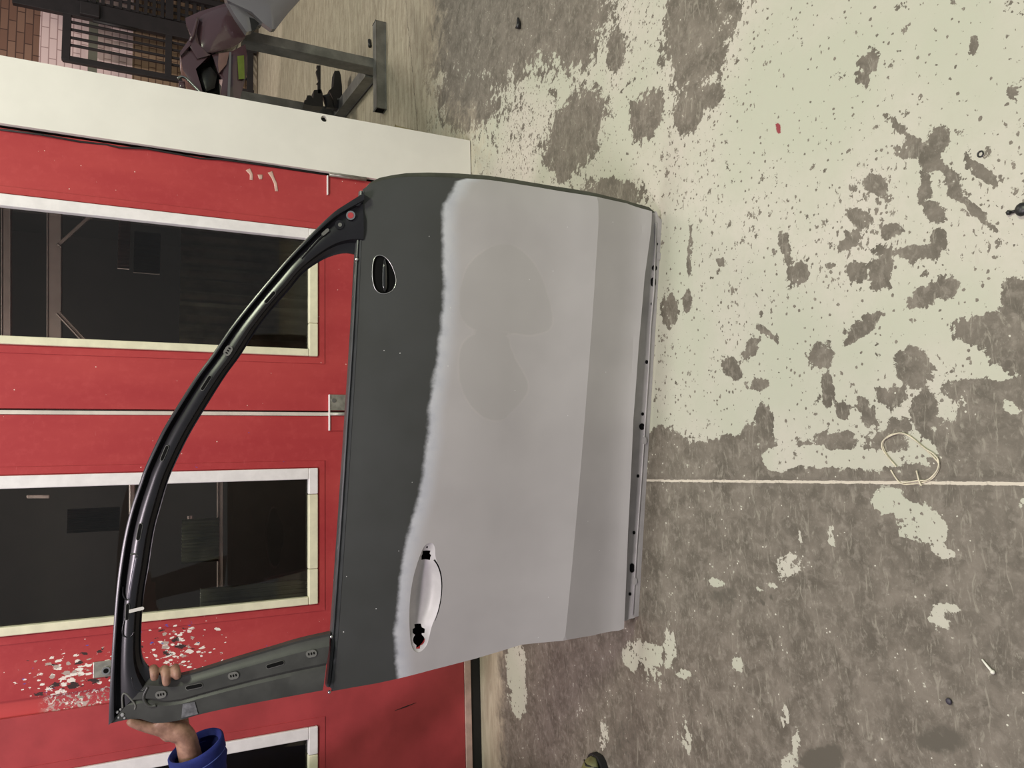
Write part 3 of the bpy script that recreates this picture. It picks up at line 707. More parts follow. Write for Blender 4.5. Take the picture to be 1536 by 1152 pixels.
# roof rail and front pillar of the window frame
roof_o = [(545,289),(537,295),(518,307),(499,320),(471.5,346),(435,384),(410.6,412),(381,447),(347,490),(317,534),(294,565),(267,607),(242,649),(218,700),(209.5,724),(197,761),(187,802),(179,851),(174,896),(170,950),(167,1000),(165,1040),(163.5,1085)]
roof_i = [(545,384),(534,381),(520,379),(503,382),(482,391),(455,410),(435,434),(408,465),(384,497),(360.5,534),(338,565),(309,611),(282,657),(260,703),(251,726),(242,757),(231,798),(222,855),(215,896),(211,950),(212,984),(219,1001),(232,1012)]
prof_roof = [(0, .010), (.07, .012), (.12, .012), (.17, -.004), (.28, -.002), (.40, .004), (.60, .006), (.74, .003), (.80, -.010), (.92, -.014), (1, -.012)]
loft(roof_o, roof_i, prof_roof, gframe, .022, 'window_frame', M['frame'], n=150)
pil_o = [(163.5,1085),(190,1079),(210,1078),(234,1084),(268,1080),(300,1071),(340,1062),(381,1054),(435,1044),(484,1035)]
pil_i = [(232,1012),(242,1014),(252,1015),(264,1015),(278,1013),(303,1006),(351,991),(408,974),(452,961),(496,951)]
prof_pil = [(0, .002), (.08, .004), (.38, .004), (.44, -.001), (.50, .005), (.80, .006), (.86, -.002), (.95, -.006), (1, -.004)]
loft(pil_o, pil_i, prof_pil, gframe, .022, 'rear_pillar', M['pillar'], n=70)
# embossed ridges on the corner
def ridge(pts, r, mat, name='stamped_rib_or_tube', off=.0038, parent=car, g=gframe):
    b = bmesh.new(); tube(b, [lp(x, y, g, off) for x, y in smooth_poly(pts, 2, False)], r, 8); return obj(name, b, mat, parent, True)
ridge([(184,1062),(183,1042),(188,1039),(198,1050),(204,1058),(202,1064)], .0022, M['clip'])
ridge([(222,1030),(214,1045),(219,1056),(226,1060),(234,1058)], .004, M['pillar'])
ridge([(198,1016),(200,1034),(212,1038),(222,1030)], .0025, M['frame'])
ridge([(188,925),(183,945),(185,955),(196,956),(201,948)], .0020, M['frame'])
ridge([(184,880),(184,893),(190,901),(196,897)], .0020, M['frame'])
ridge([(494,346),(480,356),(466,372),(452,388)], .003, M['frame'])
ridge([(196,832),(202,830),(208,834)], .0022, M['pillar'])
ridge([(205,836),(199,866),(194,898)], .004, simple('painted_frame_sheen', (.09, .085, .11), .3))  # paler tube paints a sheen along the roof rail
# slots, pads, holes
def capsule(px, py, dx, dy, ln, wd, off, name, mat, g=gframe, parent=car, th=.0015):
    d_ = np.array([dx, dy], float); d_ /= np.linalg.norm(d_); n_ = np.array([-d_[1], d_[0]]); c_ = np.array([px, py], float)
    pts = []
    for a in np.linspace(-PI/2, PI/2, 7): pts.append(c_+d_*(ln/2-wd/2+wd/2*math.cos(a))+n_*wd/2*math.sin(a))
    for a in np.linspace(PI/2, 3*PI/2, 7): pts.append(c_+d_*(-ln/2+wd/2+wd/2*math.cos(a))+n_*wd/2*math.sin(a))
    b = bmesh.new(); top = [b.verts.new(lp(p_[0], p_[1], g, off)) for p_ in pts]; bot = [b.verts.new(lp(p_[0], p_[1], g, off-th)) for p_ in pts]
    b.faces.new(top); b.faces.new(bot[::-1]); n2 = len(pts)
    for i in range(n2): b.faces.new((top[i], top[(i+1) % n2], bot[(i+1) % n2], bot[i]))
    return obj(name, b, mat, parent)
SL = [(405,446,75,-85,22,4.5,.006),(309,574.5,70,-110,25,4.5,.0075),(246.5,680,50,-120,24,4.5,.0075),(209,798,25,-130,25,5,.0075),(191,918,5,-110,24,4.5,.0075),(291,1030,120,-25,25,5.5,.0075),(412.6,997,140,-40,27,5.5,.0075)]
for x, y, dx, dy, ln, wd, of in SL:
    capsule(x, y, dx, dy, ln+1.6, wd+1.6, of, 'slot_rim', M['clip'], th=.004); capsule(x, y, dx, dy, ln, wd, of+.0006, 'slot', M['void'])
capsule(488, 348, 50, -45, 14, 5, .0075, 'slot', M['clip'], th=.004)
for x, y, dx, dy in ((342,526,10,-16),(241,1042,18,-4),(350,1013.6,18,-4),(467,980.6,18,-4)):
    k = capsule(x, y, dx, dy, 17, 11, .009, 'mounting_pad', M['clip'], th=.004)
    d_ = np.array([dx, dy], float); d_ /= np.linalg.norm(d_)
    for j in (-1, 0, 1): capsule(x+d_[0]*4*j, y+d_[1]*4*j, d_[1]+.01, -d_[0], 4, 2.2, .0098, 'pad_slot', M['void'], parent=k)
def disc(px, py, r, off, name, mat, g=gframe, ry=None, th=.003): return capsule(px, py, 0, 1, (ry or r)*2+.01, r*2, off, name, mat, g, th=th)
disc(526, 323, 7, .009, 'pillar_ring', simple('ring_grey', (.22, .22, .24), .3, .4)); disc(526, 323, 4.6, .0096, 'pillar_hole', M['redleft'])
disc(509, 337, 7, .008, 'bolt', M['frame']); disc(510, 337, 3, .0095, 'bolt', M['clip']); disc(536, 303, 6, .007, 'bolt', M['frame'])
# tape scraps on the frame
capsule(203, 915, 25, -6, 27, 5, .008, 'tape_strip', M['tape'], th=.001)
b = bmesh.new(); q_ = [b.verts.new(lp(x, y, gframe, .0062)) for x, y in ((274,1056),(292,1053),(297,1071),(272,1077))]; q2 = [b.verts.new(v.co+Vector((0, .0015, 0))) for v in q_]
b.faces.new(q_); b.faces.new(q2[::-1]); [b.faces.new((q_[i], q_[(i+1) % 4], q2[(i+1) % 4], q2[i])) for i in range(4)]
obj('clear_tape', b, M['cleartape'], car)
b = bmesh.new()
for x, y, r_ in ((176,1068,.004),(181,1064,.003),(184,1072,.005),(178,1076,.003),(187,1077,.003)): bmesh.ops.create_icosphere(b, subdivisions=1, radius=r_, matrix=Matrix.Translation(lp(x, y, gframe, .004)))
obj('melted_sealant', b, simple('sealant_bits', (.33, .33, .34), .25), car)
# belt end clips
for x, y in ((535, 389), (497, 955), (494, 1038)):
    b = bmesh.new(); bmesh.ops.create_icosphere(b, subdivisions=2, radius=.0045, matrix=Matrix.Translation(lp(x, y, gskin, .002))); obj('chipped_corner', b, M['baremetal'], car, True)
# sill flange under the bottom lip
sill_px_top = [(974,316),(962,415),(953,520),(945,630),(937,800),(931,938)]
fl_out = st([(970,316),(984,317),(988,326),(993,330),(990,434),(985,490),(981.5,560),(971,720),(964,820),(958,924),(946,928),(936,932),(934,942),(926,944),(932,800),(940,630),(948,520),(957,415)], gsill)
fl_out = [(s_, max(t_, 0.0005)) for s_, t_ in fl_out]
bm = plate(fl_out, [], lambda u, v, d: (u, -(0.0025*math.exp(-((v-.018)/.004)**2)-d), v), .012, .004 if False else .01)
sf = obj('sill_flange', bm, M['sill'], car, angle=30)
b = bmesh.new(); tube(b, [lp(x-9, y, gsill, .002) for x, y in ((993,334),(990,434),(985,490),(981.5,560),(971,720),(964,820),(958,922))], .0025, 6); obj('sill_rib', b, M['sill'], car, True)
for x, y, rx, ry in ((985,366,2,2.4),(981.7,402,3.8,4.5),(980,423,3.8,7),(978,456,2,2.5),(970,543,2.2,3),(964,621,2,2.6),(963,640,4,5),(957,714,2,2.6),(951,799,2,2.6),(948,852,3.2,7),(945,891,2,2.6)):
    disc(x, y, rx, .0012, 'drain_hole', M['void'], gsill, ry)
for x, y in ((989,384),(966.5,661),(952,872)):
    disc(x, y, 3.4, .004, 'stamped_bump', M['sill'], gsill, 5.5, th=.004)

# ------------------------------------------------------------------ PERSON
def skin_mesh(verts, edges, radii, sub=2):
    me_ = bpy.data.meshes.new('tmp'); me_.from_pydata([tuple(v) for v in verts], edges, [])
    o_ = bpy.data.objects.new('tmp', me_); COL.objects.link(o_)
    md = o_.modifiers.new('s', 'SKIN'); md.use_smooth_shade = True
    for i, r_ in enumerate(radii):
        rr = r_ if isinstance(r_, tuple) else (r_, r_); me_.skin_vertices[0].data[i].radius = rr; me_.skin_vertices[0].data[i].use_root = (i == 0)
    sb = o_.modifiers.new('b', 'SUBSURF'); sb.levels = sub; sb.render_levels = sub
    dg = bpy.context.evaluated_depsgraph_get(); r = bpy.data.meshes.new_from_object(o_.evaluated_get(dg)); bpy.data.objects.remove(o_); return r
def chain(pts, rad, sub=2): return skin_mesh(pts, [(i, i+1) for i in range(len(pts)-1)], rad, sub)
def join(meshes):
    b = bmesh.new()
    for m_ in meshes: b.from_mesh(m_); bpy.data.meshes.remove(m_)
    return b
def remeshed(b, vox, smooth_it=4):
    me_ = bpy.data.meshes.new('tmp'); b.to_mesh(me_); b.free(); o_ = bpy.data.objects.new('tmp', me_); COL.objects.link(o_)
    md = o_.modifiers.new('r', 'REMESH'); md.mode = 'VOXEL'; md.voxel_size = vox
    sm = o_.modifiers.new('m', 'SMOOTH'); sm.iterations = smooth_it; sm.factor = .5
    dg = bpy.context.evaluated_depsgraph_get(); r = bpy.data.meshes.new_from_object(o_.evaluated_get(dg)); bpy.data.objects.remove(o_); return r
def dw(px, py, off):   # world point on the door frame surface at a photo position, moved off the surface
    v = lp(px, py, gframe, off); return DM @ v
HD = []
# palm seen beside the pillar's outer edge: four finger rays run behind the pillar and curl round its inner edge
tips = [((232,1021),(231,1009),(230,1001),(228,1040),(226,1070),(238,1090)),
        ((250,1029),(249,1014),(247,1002),(243,1042),(243,1072),(250,1092)),
        ((266,1019),(265,1008),(263,1000),(258,1042),(259,1072),(264,1094)),
        ((277,1022),(276,1020),(275,1018),(273,1042),(274,1072),(276,1096))]
for k, (t0, t1, t2, t3, t4, t5) in enumerate(tips):
    hid = k == 3
    pts = [dw(*t0, .014 if not hid else -.034), dw(*t1, .018 if not hid else -.034), dw(*t2, .002 if not hid else -.035), dw(t2[0], t2[1]+4, -.028 if not hid else -.036), dw(*t3, -.046), dw(*t4, -.042), dw(*t5, -.028), dw(t5[0]*.5+280*.5, 1110, -.022)]
    s_ = (1.0, 1.08, 1.0, .85)[k]
    HD.append(chain(pts, [.0092*s_, .0106*s_, .0106*s_, .0104*s_, .0112*s_, .0125, .0155, .017], 2))
# thumb along the outer edge of the pillar pointing up, its pad pressed on the edge
HD.append(chain([dw(190,1080,.000), dw(197,1083,-.002), dw(208,1087,-.006), dw(224,1091,-.010), dw(240,1093,-.012), dw(258,1096,-.016), dw(276,1106,-.02)], [.0085, .0118, .0130, .0150, .0185, .023, .026], 2))
HD.append(chain([dw(232,1083,-.006), dw(250,1086,-.010), dw(268,1094,-.014)], [.010, .016, .020], 2))
# heel of the hand, wrist, arm, shoulders and head in one run of joints
toe = onz(900, 1133)
wrist = dw(281, 1112, -.02)
elbow = Vector((wrist.x-.24, wrist.y+.06, wrist.z-.06)); shoulder = Vector((-1.22, float(wrist.y)+.16, 1.42))
sy = shoulder.y; nb = Vector((shoulder.x-.02, sy+.16, 1.50)); hipc = Vector((shoulder.x-.04, sy+.16, .95))
oh = Vector((shoulder.x+.20, sy+.40, .92)); ch = Vector((nb.x, nb.y, 1.38)); kn2 = hipc+Vector((.02, -.17, .47)); upar = Vector((-1.02, sy+.04, 1.26))
HD.append(skin_mesh([dw(250,1092,-.016), dw(266,1092,-.018), dw(279,1104,-.02), dw(282,1122,-.02), elbow, upar, kn2, ch, nb+Vector((0, 0, -.04)), nb+Vector((.005, 0, .04)), nb+Vector((.02, 0, .11)), nb+Vector((.025, 0, .19)), nb+Vector((.015, 0, .25)), hipc+Vector((0, .19, .47)), hipc+Vector((.02, .27, .22)), oh+Vector((-.03, 0, .06)), oh, oh+Vector((.045, -.01, -.10)), hipc+Vector((0, 0, .1))],
    [(0, 1), (1, 2), (2, 3), (3, 4), (4, 5), (5, 6), (6, 7), (7, 8), (8, 9), (9, 10), (10, 11), (11, 12), (7, 13), (13, 14), (14, 15), (15, 16), (16, 17), (7, 18)],
    [(.018, .02), (.026, .026), (.031, .027), (.030, .026), .040, .046, .055, (.09, .12), .055, .052, (.072, .066), (.09, .078), .06, .055, .04, (.026, .03), (.018, .036), .014, (.10, .12)], 2))
for dy in (-.072, .072):
    q_ = bmesh.new(); bmesh.ops.create_icosphere(q_, subdivisions=3, radius=.024, matrix=Matrix.Translation(nb+Vector((.015, dy, .15))) @ Matrix.Diagonal((1, .5, 1.3, 1))); m_ = bpy.data.meshes.new('ear'); q_.to_mesh(m_); HD.append(m_)
for v_, sc_, r_ in ((Vector((.100, 0, .145)), (1.3, .7, 1.5, 1), .016), (Vector((.090, 0, .095)), (.9, 1.3, .4, 1), .02)):
    q_ = bmesh.new(); bmesh.ops.create_icosphere(q_, subdivisions=3, radius=r_, matrix=Matrix.Translation(nb+v_) @ Matrix.Diagonal(sc_)); m_ = bpy.data.meshes.new('nose'); q_.to_mesh(m_); HD.append(m_)
hand = remeshed(join(HD), .0032, 4)
b = bmesh.new(); b.from_mesh(hand); bpy.data.meshes.remove(hand)
person = empty('person', (hipc.x, hipc.y, 0)); parent_mats[person.name] = Matrix.Translation(person.location)
tag(person, 'person in blue sleeve whose hand grips the top corner of the car door', 'person')
obj('body', b, M['flesh'], person, True, world=True)
for dy in (-.032, .032):
    b = bmesh.new(); bmesh.ops.create_icosphere(b, subdivisions=2, radius=.010, matrix=Matrix.Translation(nb+Vector((.090, dy, .165))))
    obj('eye', b, simple('eye_white', (.5, .48, .45), .3), person, True, world=True)
b = bmesh.new(); bmesh.ops.create_icosphere(b, subdivisions=3, radius=.1, matrix=Matrix.Translation(nb+Vector((.005, 0, .20))) @ Matrix.Diagonal((1, .92, .85, 1)))
for v in list(b.verts):
    if v.co.z < nb.z+.16: b.verts.remove(v)
obj('hair', b, M['hair'], person, True, world=True)
# overalls: torso, legs, arms
f1 = Vector((toe[0]-.205, toe[1], .12)); f2 = Vector((toe[0]-.505, toe[1]+.24, .12))
lh = hipc+Vector((0, -.10, -.05)); rh = hipc+Vector((0, .10, -.05))
V_ = [hipc, hipc+Vector((0, 0, .22)), hipc+Vector((.01, 0, .45)), nb+Vector((0, 0, -.05)),
      lh, lh.lerp(f1, .5)+Vector((.05, 0, .02)), f1, rh, rh.lerp(f2, .5)+Vector((.04, 0, .02)), f2,
      hipc+Vector((.02, -.17, .47)), Vector((-1.02, sy+.04, 1.26))*1.0, elbow, hipc+Vector((0, .19, .47)), hipc+Vector((.02, .27, .22)), oh+Vector((-.04, 0, .09))]
E_ = [(0, 1), (1, 2), (2, 3), (0, 4), (4, 5), (5, 6), (0, 7), (7, 8), (8, 9), (2, 10), (10, 11), (11, 12), (2, 13), (13, 14), (14, 15)]
R_ = [(.14, .16), (.13, .15), (.14, .17), .07, .10, .08, .075, .10, .08, .075, .075, .06, .052, .075, .06, .05]
ov = skin_mesh(V_, E_, R_, 2)
b = bmesh.new(); b.from_mesh(ov)
obj('overalls', b, M['blue'], person, True, world=True)
# sleeve and cuff seen in the photo
c0 = dw(291, 1122, -.020); ax = (elbow-c0).normalized()
side = (dw(330, 1112, -.02)-dw(255, 1122, -.02)); 
b = bmesh.new(); nseg = 40; rings = []
u1 = Vector(side).normalized(); u1 = (u1-ax*u1.dot(ax)).normalized(); u2 = ax.cross(u1)
cc = dw(294, 1119, -.022)
for d_, r_ in ((0.012, .052), (0, .056), (-.003, .0615), (.0, .0655), (.008, .066), (.03, .0645), (.036, .0615), (.05, .062), (.075, .058), (.10, .0615), (.125, .057), (.16, .060), (.2, .056), (.26, .056)):
    rr = []
    for k in range(nseg):
        a = 2*PI*k/nseg; wv = 1+.05*math.sin(a*3+d_*40)*(1 if d_ > .04 else .25)+.035*math.sin(a*5-d_*70)*(1 if d_ > .04 else .2)
        tilt_ = -.014*math.cos(a)
        rr.append(b.verts.new(cc+ax*(d_+tilt_)+(u1*math.cos(a)+u2*math.sin(a)*.85)*r_*wv))
    rings.append(rr)
for i in range(len(rings)-1):
    for k in range(nseg): b.faces.new((rings[i][k], rings[i][(k+1) % nseg], rings[i+1][(k+1) % nseg], rings[i+1][k]))
obj('sleeve', b, M['blue'], person, angle=50, world=True)
b = bmesh.new(); tube(b, [cc+ax*(.030-.014*math.cos(2*PI*k/24))+(u1*math.cos(2*PI*k/24)+u2*math.sin(2*PI*k/24)*.85)*.0655 for k in range(24)], .0012, 5, closed=True); obj('cuff_seam', b, simple('seam_blue', (.06, .09, .33), .8), person, True, world=True)
# shoes
pass
def shoe(tx, ty, parent_):
    def sect(u):   # u 0 toe .. 1 heel ; half width, top height
        hw = np.interp(u, [0, .03, .1, .3, .6, .85, 1], [.012, .026, .040, .048, .038, .036, .024]); ht = np.interp(u, [0, .03, .12, .35, .55, .8, 1], [.03, .042, .055, .075, .10, .105, .10]); return hw, ht
    b = bmesh.new(); rings = []; Ln = .285; n_ = 26; sg = 20
    for i in range(n_):
        u = i/(n_-1); hw, ht = sect(u); r_ = []
        for k in range(sg):
            a = 2*PI*k/sg; y_ = math.cos(a)*hw; z_ = .018+(ht-.018)*(.5+.5*math.sin(a)) if math.sin(a) > 0 else .018+(ht-.018)*.5*(1+math.sin(a))
            r_.append(b.verts.new((tx-u*Ln, ty+y_, z_)))
        rings.append(r_)
    for i in range(n_-1):
        for k in range(sg): b.faces.new((rings[i][k], rings[i][(k+1) % sg], rings[i+1][(k+1) % sg], rings[i+1][k]))
    b.faces.new(rings[0][::-1]); b.faces.new(rings[-1])
    sh = obj('shoe', b, M['olive'], parent_, True, world=True); parent_mats[sh.name] = parent_mats[parent_.name]@Matrix.Identity(4)
    b = bmesh.new(); out = []
    for i in range(16):
        u = (i/15)**1.6; hw, _ = sect(u); out.append((tx+.006-u*Ln, ty+hw+.006))
    for i in range(16):
        u = ((15-i)/15)**1.6; hw, _ = sect(u); out.append((tx+.006-u*Ln, ty-hw-.006))
    lo = [b.verts.new((x_, y_, 0.0005)) for x_, y_ in out]; hi = [b.verts.new((x_, y_, .022)) for x_, y_ in out]
    b.faces.new(lo[::-1]); b.faces.new(hi); n2 = len(out)
    for i in range(n2): b.faces.new((lo[i], lo[(i+1) % n2], hi[(i+1) % n2], hi[i]))
    obj('sole', b, M['black'], parent_, world=True)
    b = bmesh.new(); tube(b, [(tx-.02-u*.0-abs(math.sin(a))*0, ty+.043*math.sin(a), .052-.02*abs(math.sin(a))) for u, a in [(0, a_) for a_ in np.linspace(-1.2, 1.2, 9)]], .0025, 6); obj('toe_welt', b, M['black'], parent_, True, world=True)
shoe(toe[0], toe[1], person)
shoe(toe[0]-.30, toe[1]+.24, person)

# ------------------------------------------------------------------ BACKGROUND RIGHT OF THE BOOTH
# brick wall with a white painted band
t = NT('painted_brick'); p = t.pos(rot=(PI/2, 0, 0)); br = t.n('ShaderNodeTexBrick'); t.t.links.new(p, br.inputs[0])
br.inputs['Scale'].default_value = 1.0; br.inputs['Brick Width'].default_value = .24; br.inputs['Row Height'].default_value = .078; br.inputs['Mortar Size'].default_value = .006
br.inputs['Color1'].default_value = (.20, .105, .075, 1); br.inputs['Color2'].default_value = (.27, .155, .11, 1); br.inputs['Mortar'].default_value = (.09, .05, .04, 1)
sp = t.n('ShaderNodeSeparateXYZ'); t.t.links.new(t.pos(), sp.inputs[0]); z = sp.outputs[2]
BW = 9.6
zA = ony(60, 40, BW)[2]; zB = ony(198, 110, BW)[2]; zg0 = ony(133, 60, BW)[2]; zg1 = ony(147, 60, BW)[2]
inb = t.math('MULTIPLY', t.math('LESS_THAN', z, float(zA)), t.math('GREATER_THAN', z, float(zB)))
lowb = t.math('LESS_THAN', z, float(zB))
mort = t.step(br.outputs['Fac'], .2, .8)
wc = t.mix(mort, (.80, .60, .58), (.45, .30, .29)); lc = t.mix(mort, (.30, .20, .13), (.12, .07, .05))
c = t.mix(inb, br.outputs['Color'], wc); c = t.mix(lowb, c, lc)
gb = t.math('MULTIPLY', t.math('LESS_THAN', z, float(zg0)), t.math('GREATER_THAN', z, float(zg1))); c = t.mix(gb, c, (.17, .165, .13))
M['brick'] = t.out(c, .8, 0, .2)
tag(obj('wall_back', boxm(.5, 9, BW, BW+.1, 0, 4.2), M['brick']), 'brown brick wall with a white painted band far behind', 'wall', kind='structure')
# steel gate leaf in front
GY_ = 9.1
def gp(px, py, y=GY_): a = ony(px, py, y); return a[0], a[2]
gate = empty('security_gate', (gp(180, 60)[0], GY_, 0)); parent_mats[gate.name] = Matrix.Translation(gate.location)
tag(gate, 'dark steel gate leaf with upright bars in front of the white-banded brick', 'gate')
xl, zt = gp(99, 88); zt = gp(100, 50)[1]; xr = gp(102, 10)[0]; zm = gp(253, 70)[1]
def gbar(nm, x0, x1, z0, z1, y0=GY_-.03, y1=GY_+.03): return obj(nm, boxm(x0, x1, y0, y1, z0, z1, bev=.004), M['gate'], gate, world=True)
gbar('rail', xl-.02, xr, zt-.04, zt+.04); gbar('rail', xl, xr, zm-.035, zm+.035); gbar('stile', xl-.035, xl+.03, .05, zt+.03, GY_-.027, GY_+.027); gbar('stile', xr-.10, xr+.08, .02, zt+.5, GY_-.034, GY_+.034)
gbar('rail', xl, xr, .06, .13)
xb = [gp(165, q_)[0] for q_ in (31+14, 49+7, 66+2, 79)]
for x_ in xb: gbar('bar', x_-.012, x_+.012, .1, zt, GY_-.015, GY_+.015)
b = bmesh.new(); box(b, xr-.09, xr+.06, GY_-.08, GY_-.031, gp(150, 20)[1], gp(120, 20)[1], bev=.01); obj('latch_box', b, M['gate'], gate, world=True)
b = bmesh.new(); tube(b, [(xr-.13, GY_-.05, gp(140, 20)[1]), (xr-.13, GY_-.05, gp(205, 30)[1])], .018, 8); obj('bolt_rod', b, M['gate'], gate, True, world=True)
g2 = empty('mesh_gate', (xr+.7, GY_, 0)); parent_mats[g2.name] = Matrix.Translation(g2.location)
tag(g2, 'dark steel mesh grille gate beyond the upright-barred leaf', 'gate')
b = bmesh.new(); x0, x1 = xr+.10, xr+2.3
for i in range(34): box(b, x0, x1, GY_-.012, GY_+.002, .1+i*.085, .1+i*.085+.036)
obj('slats', b, M['gate'], g2, world=True)
b = bmesh.new()
for i in range(26): box(b, x0+i*.085, x0+i*.085+.03, GY_+.003, GY_+.015, .1, zt+.6)
obj('mesh_bars', b, M['gate'], g2, world=True)
b = bmesh.new()
for z_ in (zm, .1, zt+.55): box(b, x0-.01, x1, GY_-.04, GY_+.03, z_-.04, z_+.04)
for x_ in (x0+.30, x0+.9, x1): box(b, x_-.03, x_+.03, GY_-.04, GY_+.03, .05, zt+.6)
obj('frame', b, M['gate'], g2, world=True)

# metal stand
stand = empty('metal_stand', (2.46, 4.3, 0)); parent_mats[stand.name] = Matrix.Translation(stand.location)
tag(stand, 'grey square-tube steel stand with crossbar feet, behind the white panel edge', 'stand')
fx0 = onz(577, 168)[0]; fx1 = onz(575, 40)[0]; ux = ony(556, 104, 4.33)[0]; print('stand', fx0, fx1, ux)
Fy = 4.22
def sb(nm, a, b_, w1_=.06, w2_=.06): return obj(nm, bar(bmesh.new(), a, b_, w1_, w2_), M['stand'], stand, world=True)
sb('foot', (fx0, Fy, .031), (fx1, Fy, .031)); b = bmesh.new(); box(b, fx0-.002, fx0+.001, Fy-.024, Fy+.024, .008, .056); obj('open_tube_end', b, M['void'], stand, world=True)
sb('foot', (fx0+.1, 5.26, .031), (fx1, 5.26, .031))
sb('upright', (ux, 4.30, .02), (ux, 4.30, .86), .06, .10); ux2 = ony(455, 152, 5.14)[0]-.035; sb('upright', (ux2, 5.18, .02), (ux2, 5.18, .86), .06, .08)
sb('base_rail', (ux, 4.355, .045), (ux2, 5.135, .045), .07, .07)
sb('top_rail', (ux, 4.35, .83), (ux2, 5.13, .83), .05, .05)

# black plastic brackets on the floor behind the stand, pixel outlines set up at their own distance
def solid(pts, y, th, bev=.006, bulge=0.0, nsm=0):
    P_ = smooth_poly(pts, nsm) if nsm else pts
    W_ = [ony(a_, c_, y) for a_, c_ in P_]; b = bmesh.new(); cx_ = np.mean([q_[0] for q_ in W_]); cz_ = np.mean([q_[2] for q_ in W_])
    f_ = [b.verts.new((q_[0], y, q_[2])) for q_ in W_]; k_ = [b.verts.new((cx_+(q_[0]-cx_)*.92, y+th, cz_+(q_[2]-cz_)*.92)) for q_ in W_]
    n2 = len(W_)
    for i in range(n2): b.faces.new((f_[i], f_[(i+1) % n2], k_[(i+1) % n2], k_[i]))
    b.faces.new(k_[::-1])
    if bulge:
        mid_ = [b.verts.new((cx_+(q_[0]-cx_)*.6, y-bulge*.8, cz_+(q_[2]-cz_)*.6)) for q_ in W_]; ce = b.verts.new((cx_, y-bulge, cz_))
        for i in range(n2): b.faces.new((f_[(i+1) % n2], f_[i], mid_[i], mid_[(i+1) % n2])); b.faces.new((mid_[(i+1) % n2], mid_[i], ce))
    else: b.faces.new(f_)
    if bev: bmesh.ops.bevel(b, geom=[e for e in b.edges if len(e.link_faces) == 2 and e.calc_face_angle(0) > .6], offset=bev, segments=2, affect='EDGES')
    return b
br1 = empty('plastic_bracket', (ux-.02, 4.95, .25)); parent_mats[br1.name] = Matrix.Translation(br1.location)
tag(br1, 'black plastic trim bracket with a long thin toothed arm, hung on the stand', 'bracket', 'black plastic parts on the stand')
obj('toothed_arm', solid([(475,98),(481,98),(481,140),(477,140),(477,127),(475,125),(478,122),(475,110),(474,106),(477,104)], 4.95, .02, .001), M['plastic'], br1, world=True)
obj('body', solid([(456,156),(457,150),(460,150),(461,143),(466,143),(470,148),(471,135),(482,134),(484,140),(485,160),(470,159)], 4.95, .08, .004), M['plastic'], br1, world=True)
br2 = empty('plastic_bracket', (ux-.02, 4.98, .15)); parent_mats[br2.name] = Matrix.Translation(br2.location)
tag(br2, 'black plastic bracket block nearest the foot of the stand', 'bracket', 'black plastic parts on the stand')
obj('body', solid([(502,106),(509,106),(511,112),(513,128),(514,163),(502,162),(500,150),(496,140),(493,136),(500,130),(501,122)], 5.0, .08, .004), M['plastic'], br2, world=True)
obj('flap', solid([(484,143),(494,140),(500,150),(502,162),(490,161)], 4.98, .03, .003, .01), M['plastic'], br2, world=True)
obj('label_patch', solid([(506,147),(510,147),(510,150),(506,150)], 4.994, .004, 0), M['clip'], br2, world=True)

# bumper corner and fender piece resting on the stand
BY = 4.22
bump = empty('car_bumper', (ux+.02, BY, 1.0)); parent_mats[bump.name] = Matrix.Translation(bump.location)
tag(bump, 'glossy dark plum car bumper corner resting on top of the steel stand', 'car bumper')
def bo(nm, pts, y, th, mt, bev=.008, bulge=0.0, nsm=0, ang=40): return obj(nm, solid(pts, y, th, bev, bulge, nsm), mt, bump, angle=ang, world=True)
bo('face_panel', [(296,25),(338,8),(352,14),(368,45),(370,54),(356,68),(333,76),(312,80),(300,74),(294,58),(293,40)], BY-.05, .16, M['purple'], .012, .035, 1)
bo('rim_flange', [(278,27),(300,17),(332,7),(341,4),(344,9),(325,15),(300,25),(293,36),(286,52),(279,36)], BY-.02, .05, M['purple'], .003, .004)
bo('side_edge', [(293,34),(298,24),(300,26),(295,50),(300,74),(314,83),(296,88),(285,70),(271,84),(270,78),(283,60)], BY-.08, .10, M['purple'], .006, .008)
bo('lower_skirt', [(270,80),(296,72),(316,82),(304,88),(290,92),(289,104),(296,126),(305,142),(300,141),(286,124),(274,104)], BY-.06, .12, M['purple'], .006, .012)
bo('cavity', [(290,92),(318,82),(332,86),(328,110),(330,145),(304,143),(293,118)], BY+.0, .06, M['void'], .002)
bo('inner_duct', [(302,104),(316,100),(326,112),(322,132),(308,138),(300,122)], BY-.02, .03, M['plastic'], .006, .014)
bo('support_rib', [(318,82),(333,79),(350,76),(368,66),(371,84),(371,108),(360,148),(330,146),(334,120),(327,108)], BY-.03, .09, M['purple'], .008, .016)
bo('bracket_web', [(328,80),(344,78),(340,96),(329,109),(327,96)], BY-.055, .03, simple('dusty_pink_plastic', (.24, .13, .12), .4), .003, .003)
bo('reflector', [(356,84),(366,83),(367,118),(358,119)], BY-.055, .02, simple('yellow_green_lens', (.16, .20, .03), .25), .003, .003)
bo('edge_strip', [(344,78),(347,78),(345,146),(341,146)], BY-.06, .03, M['greypaint'], .002)
b = bmesh.new(); tube(b, [tuple(ony(a_, c_, BY-.07)) for a_, c_ in smooth_poly([(267,118),(270,115),(278,116),(286,124),(296,134),(304,142)], 2, False)], .007, 10); obj('chrome_tail', b, M['chrome'], bump, True, world=True)
bo('tail_block', [(268,121),(277,122),(279,134),(268,133)], BY-.05, .04, M['purple'], .008, .01)
b = bmesh.new(); tube(b, [tuple(ony(a_, c_, BY-.10)) for a_, c_ in ((296,26),(293,40),(290,52),(285,62))], .006, 8); obj('glint_edge', b, M['purple'], bump, True, world=True)
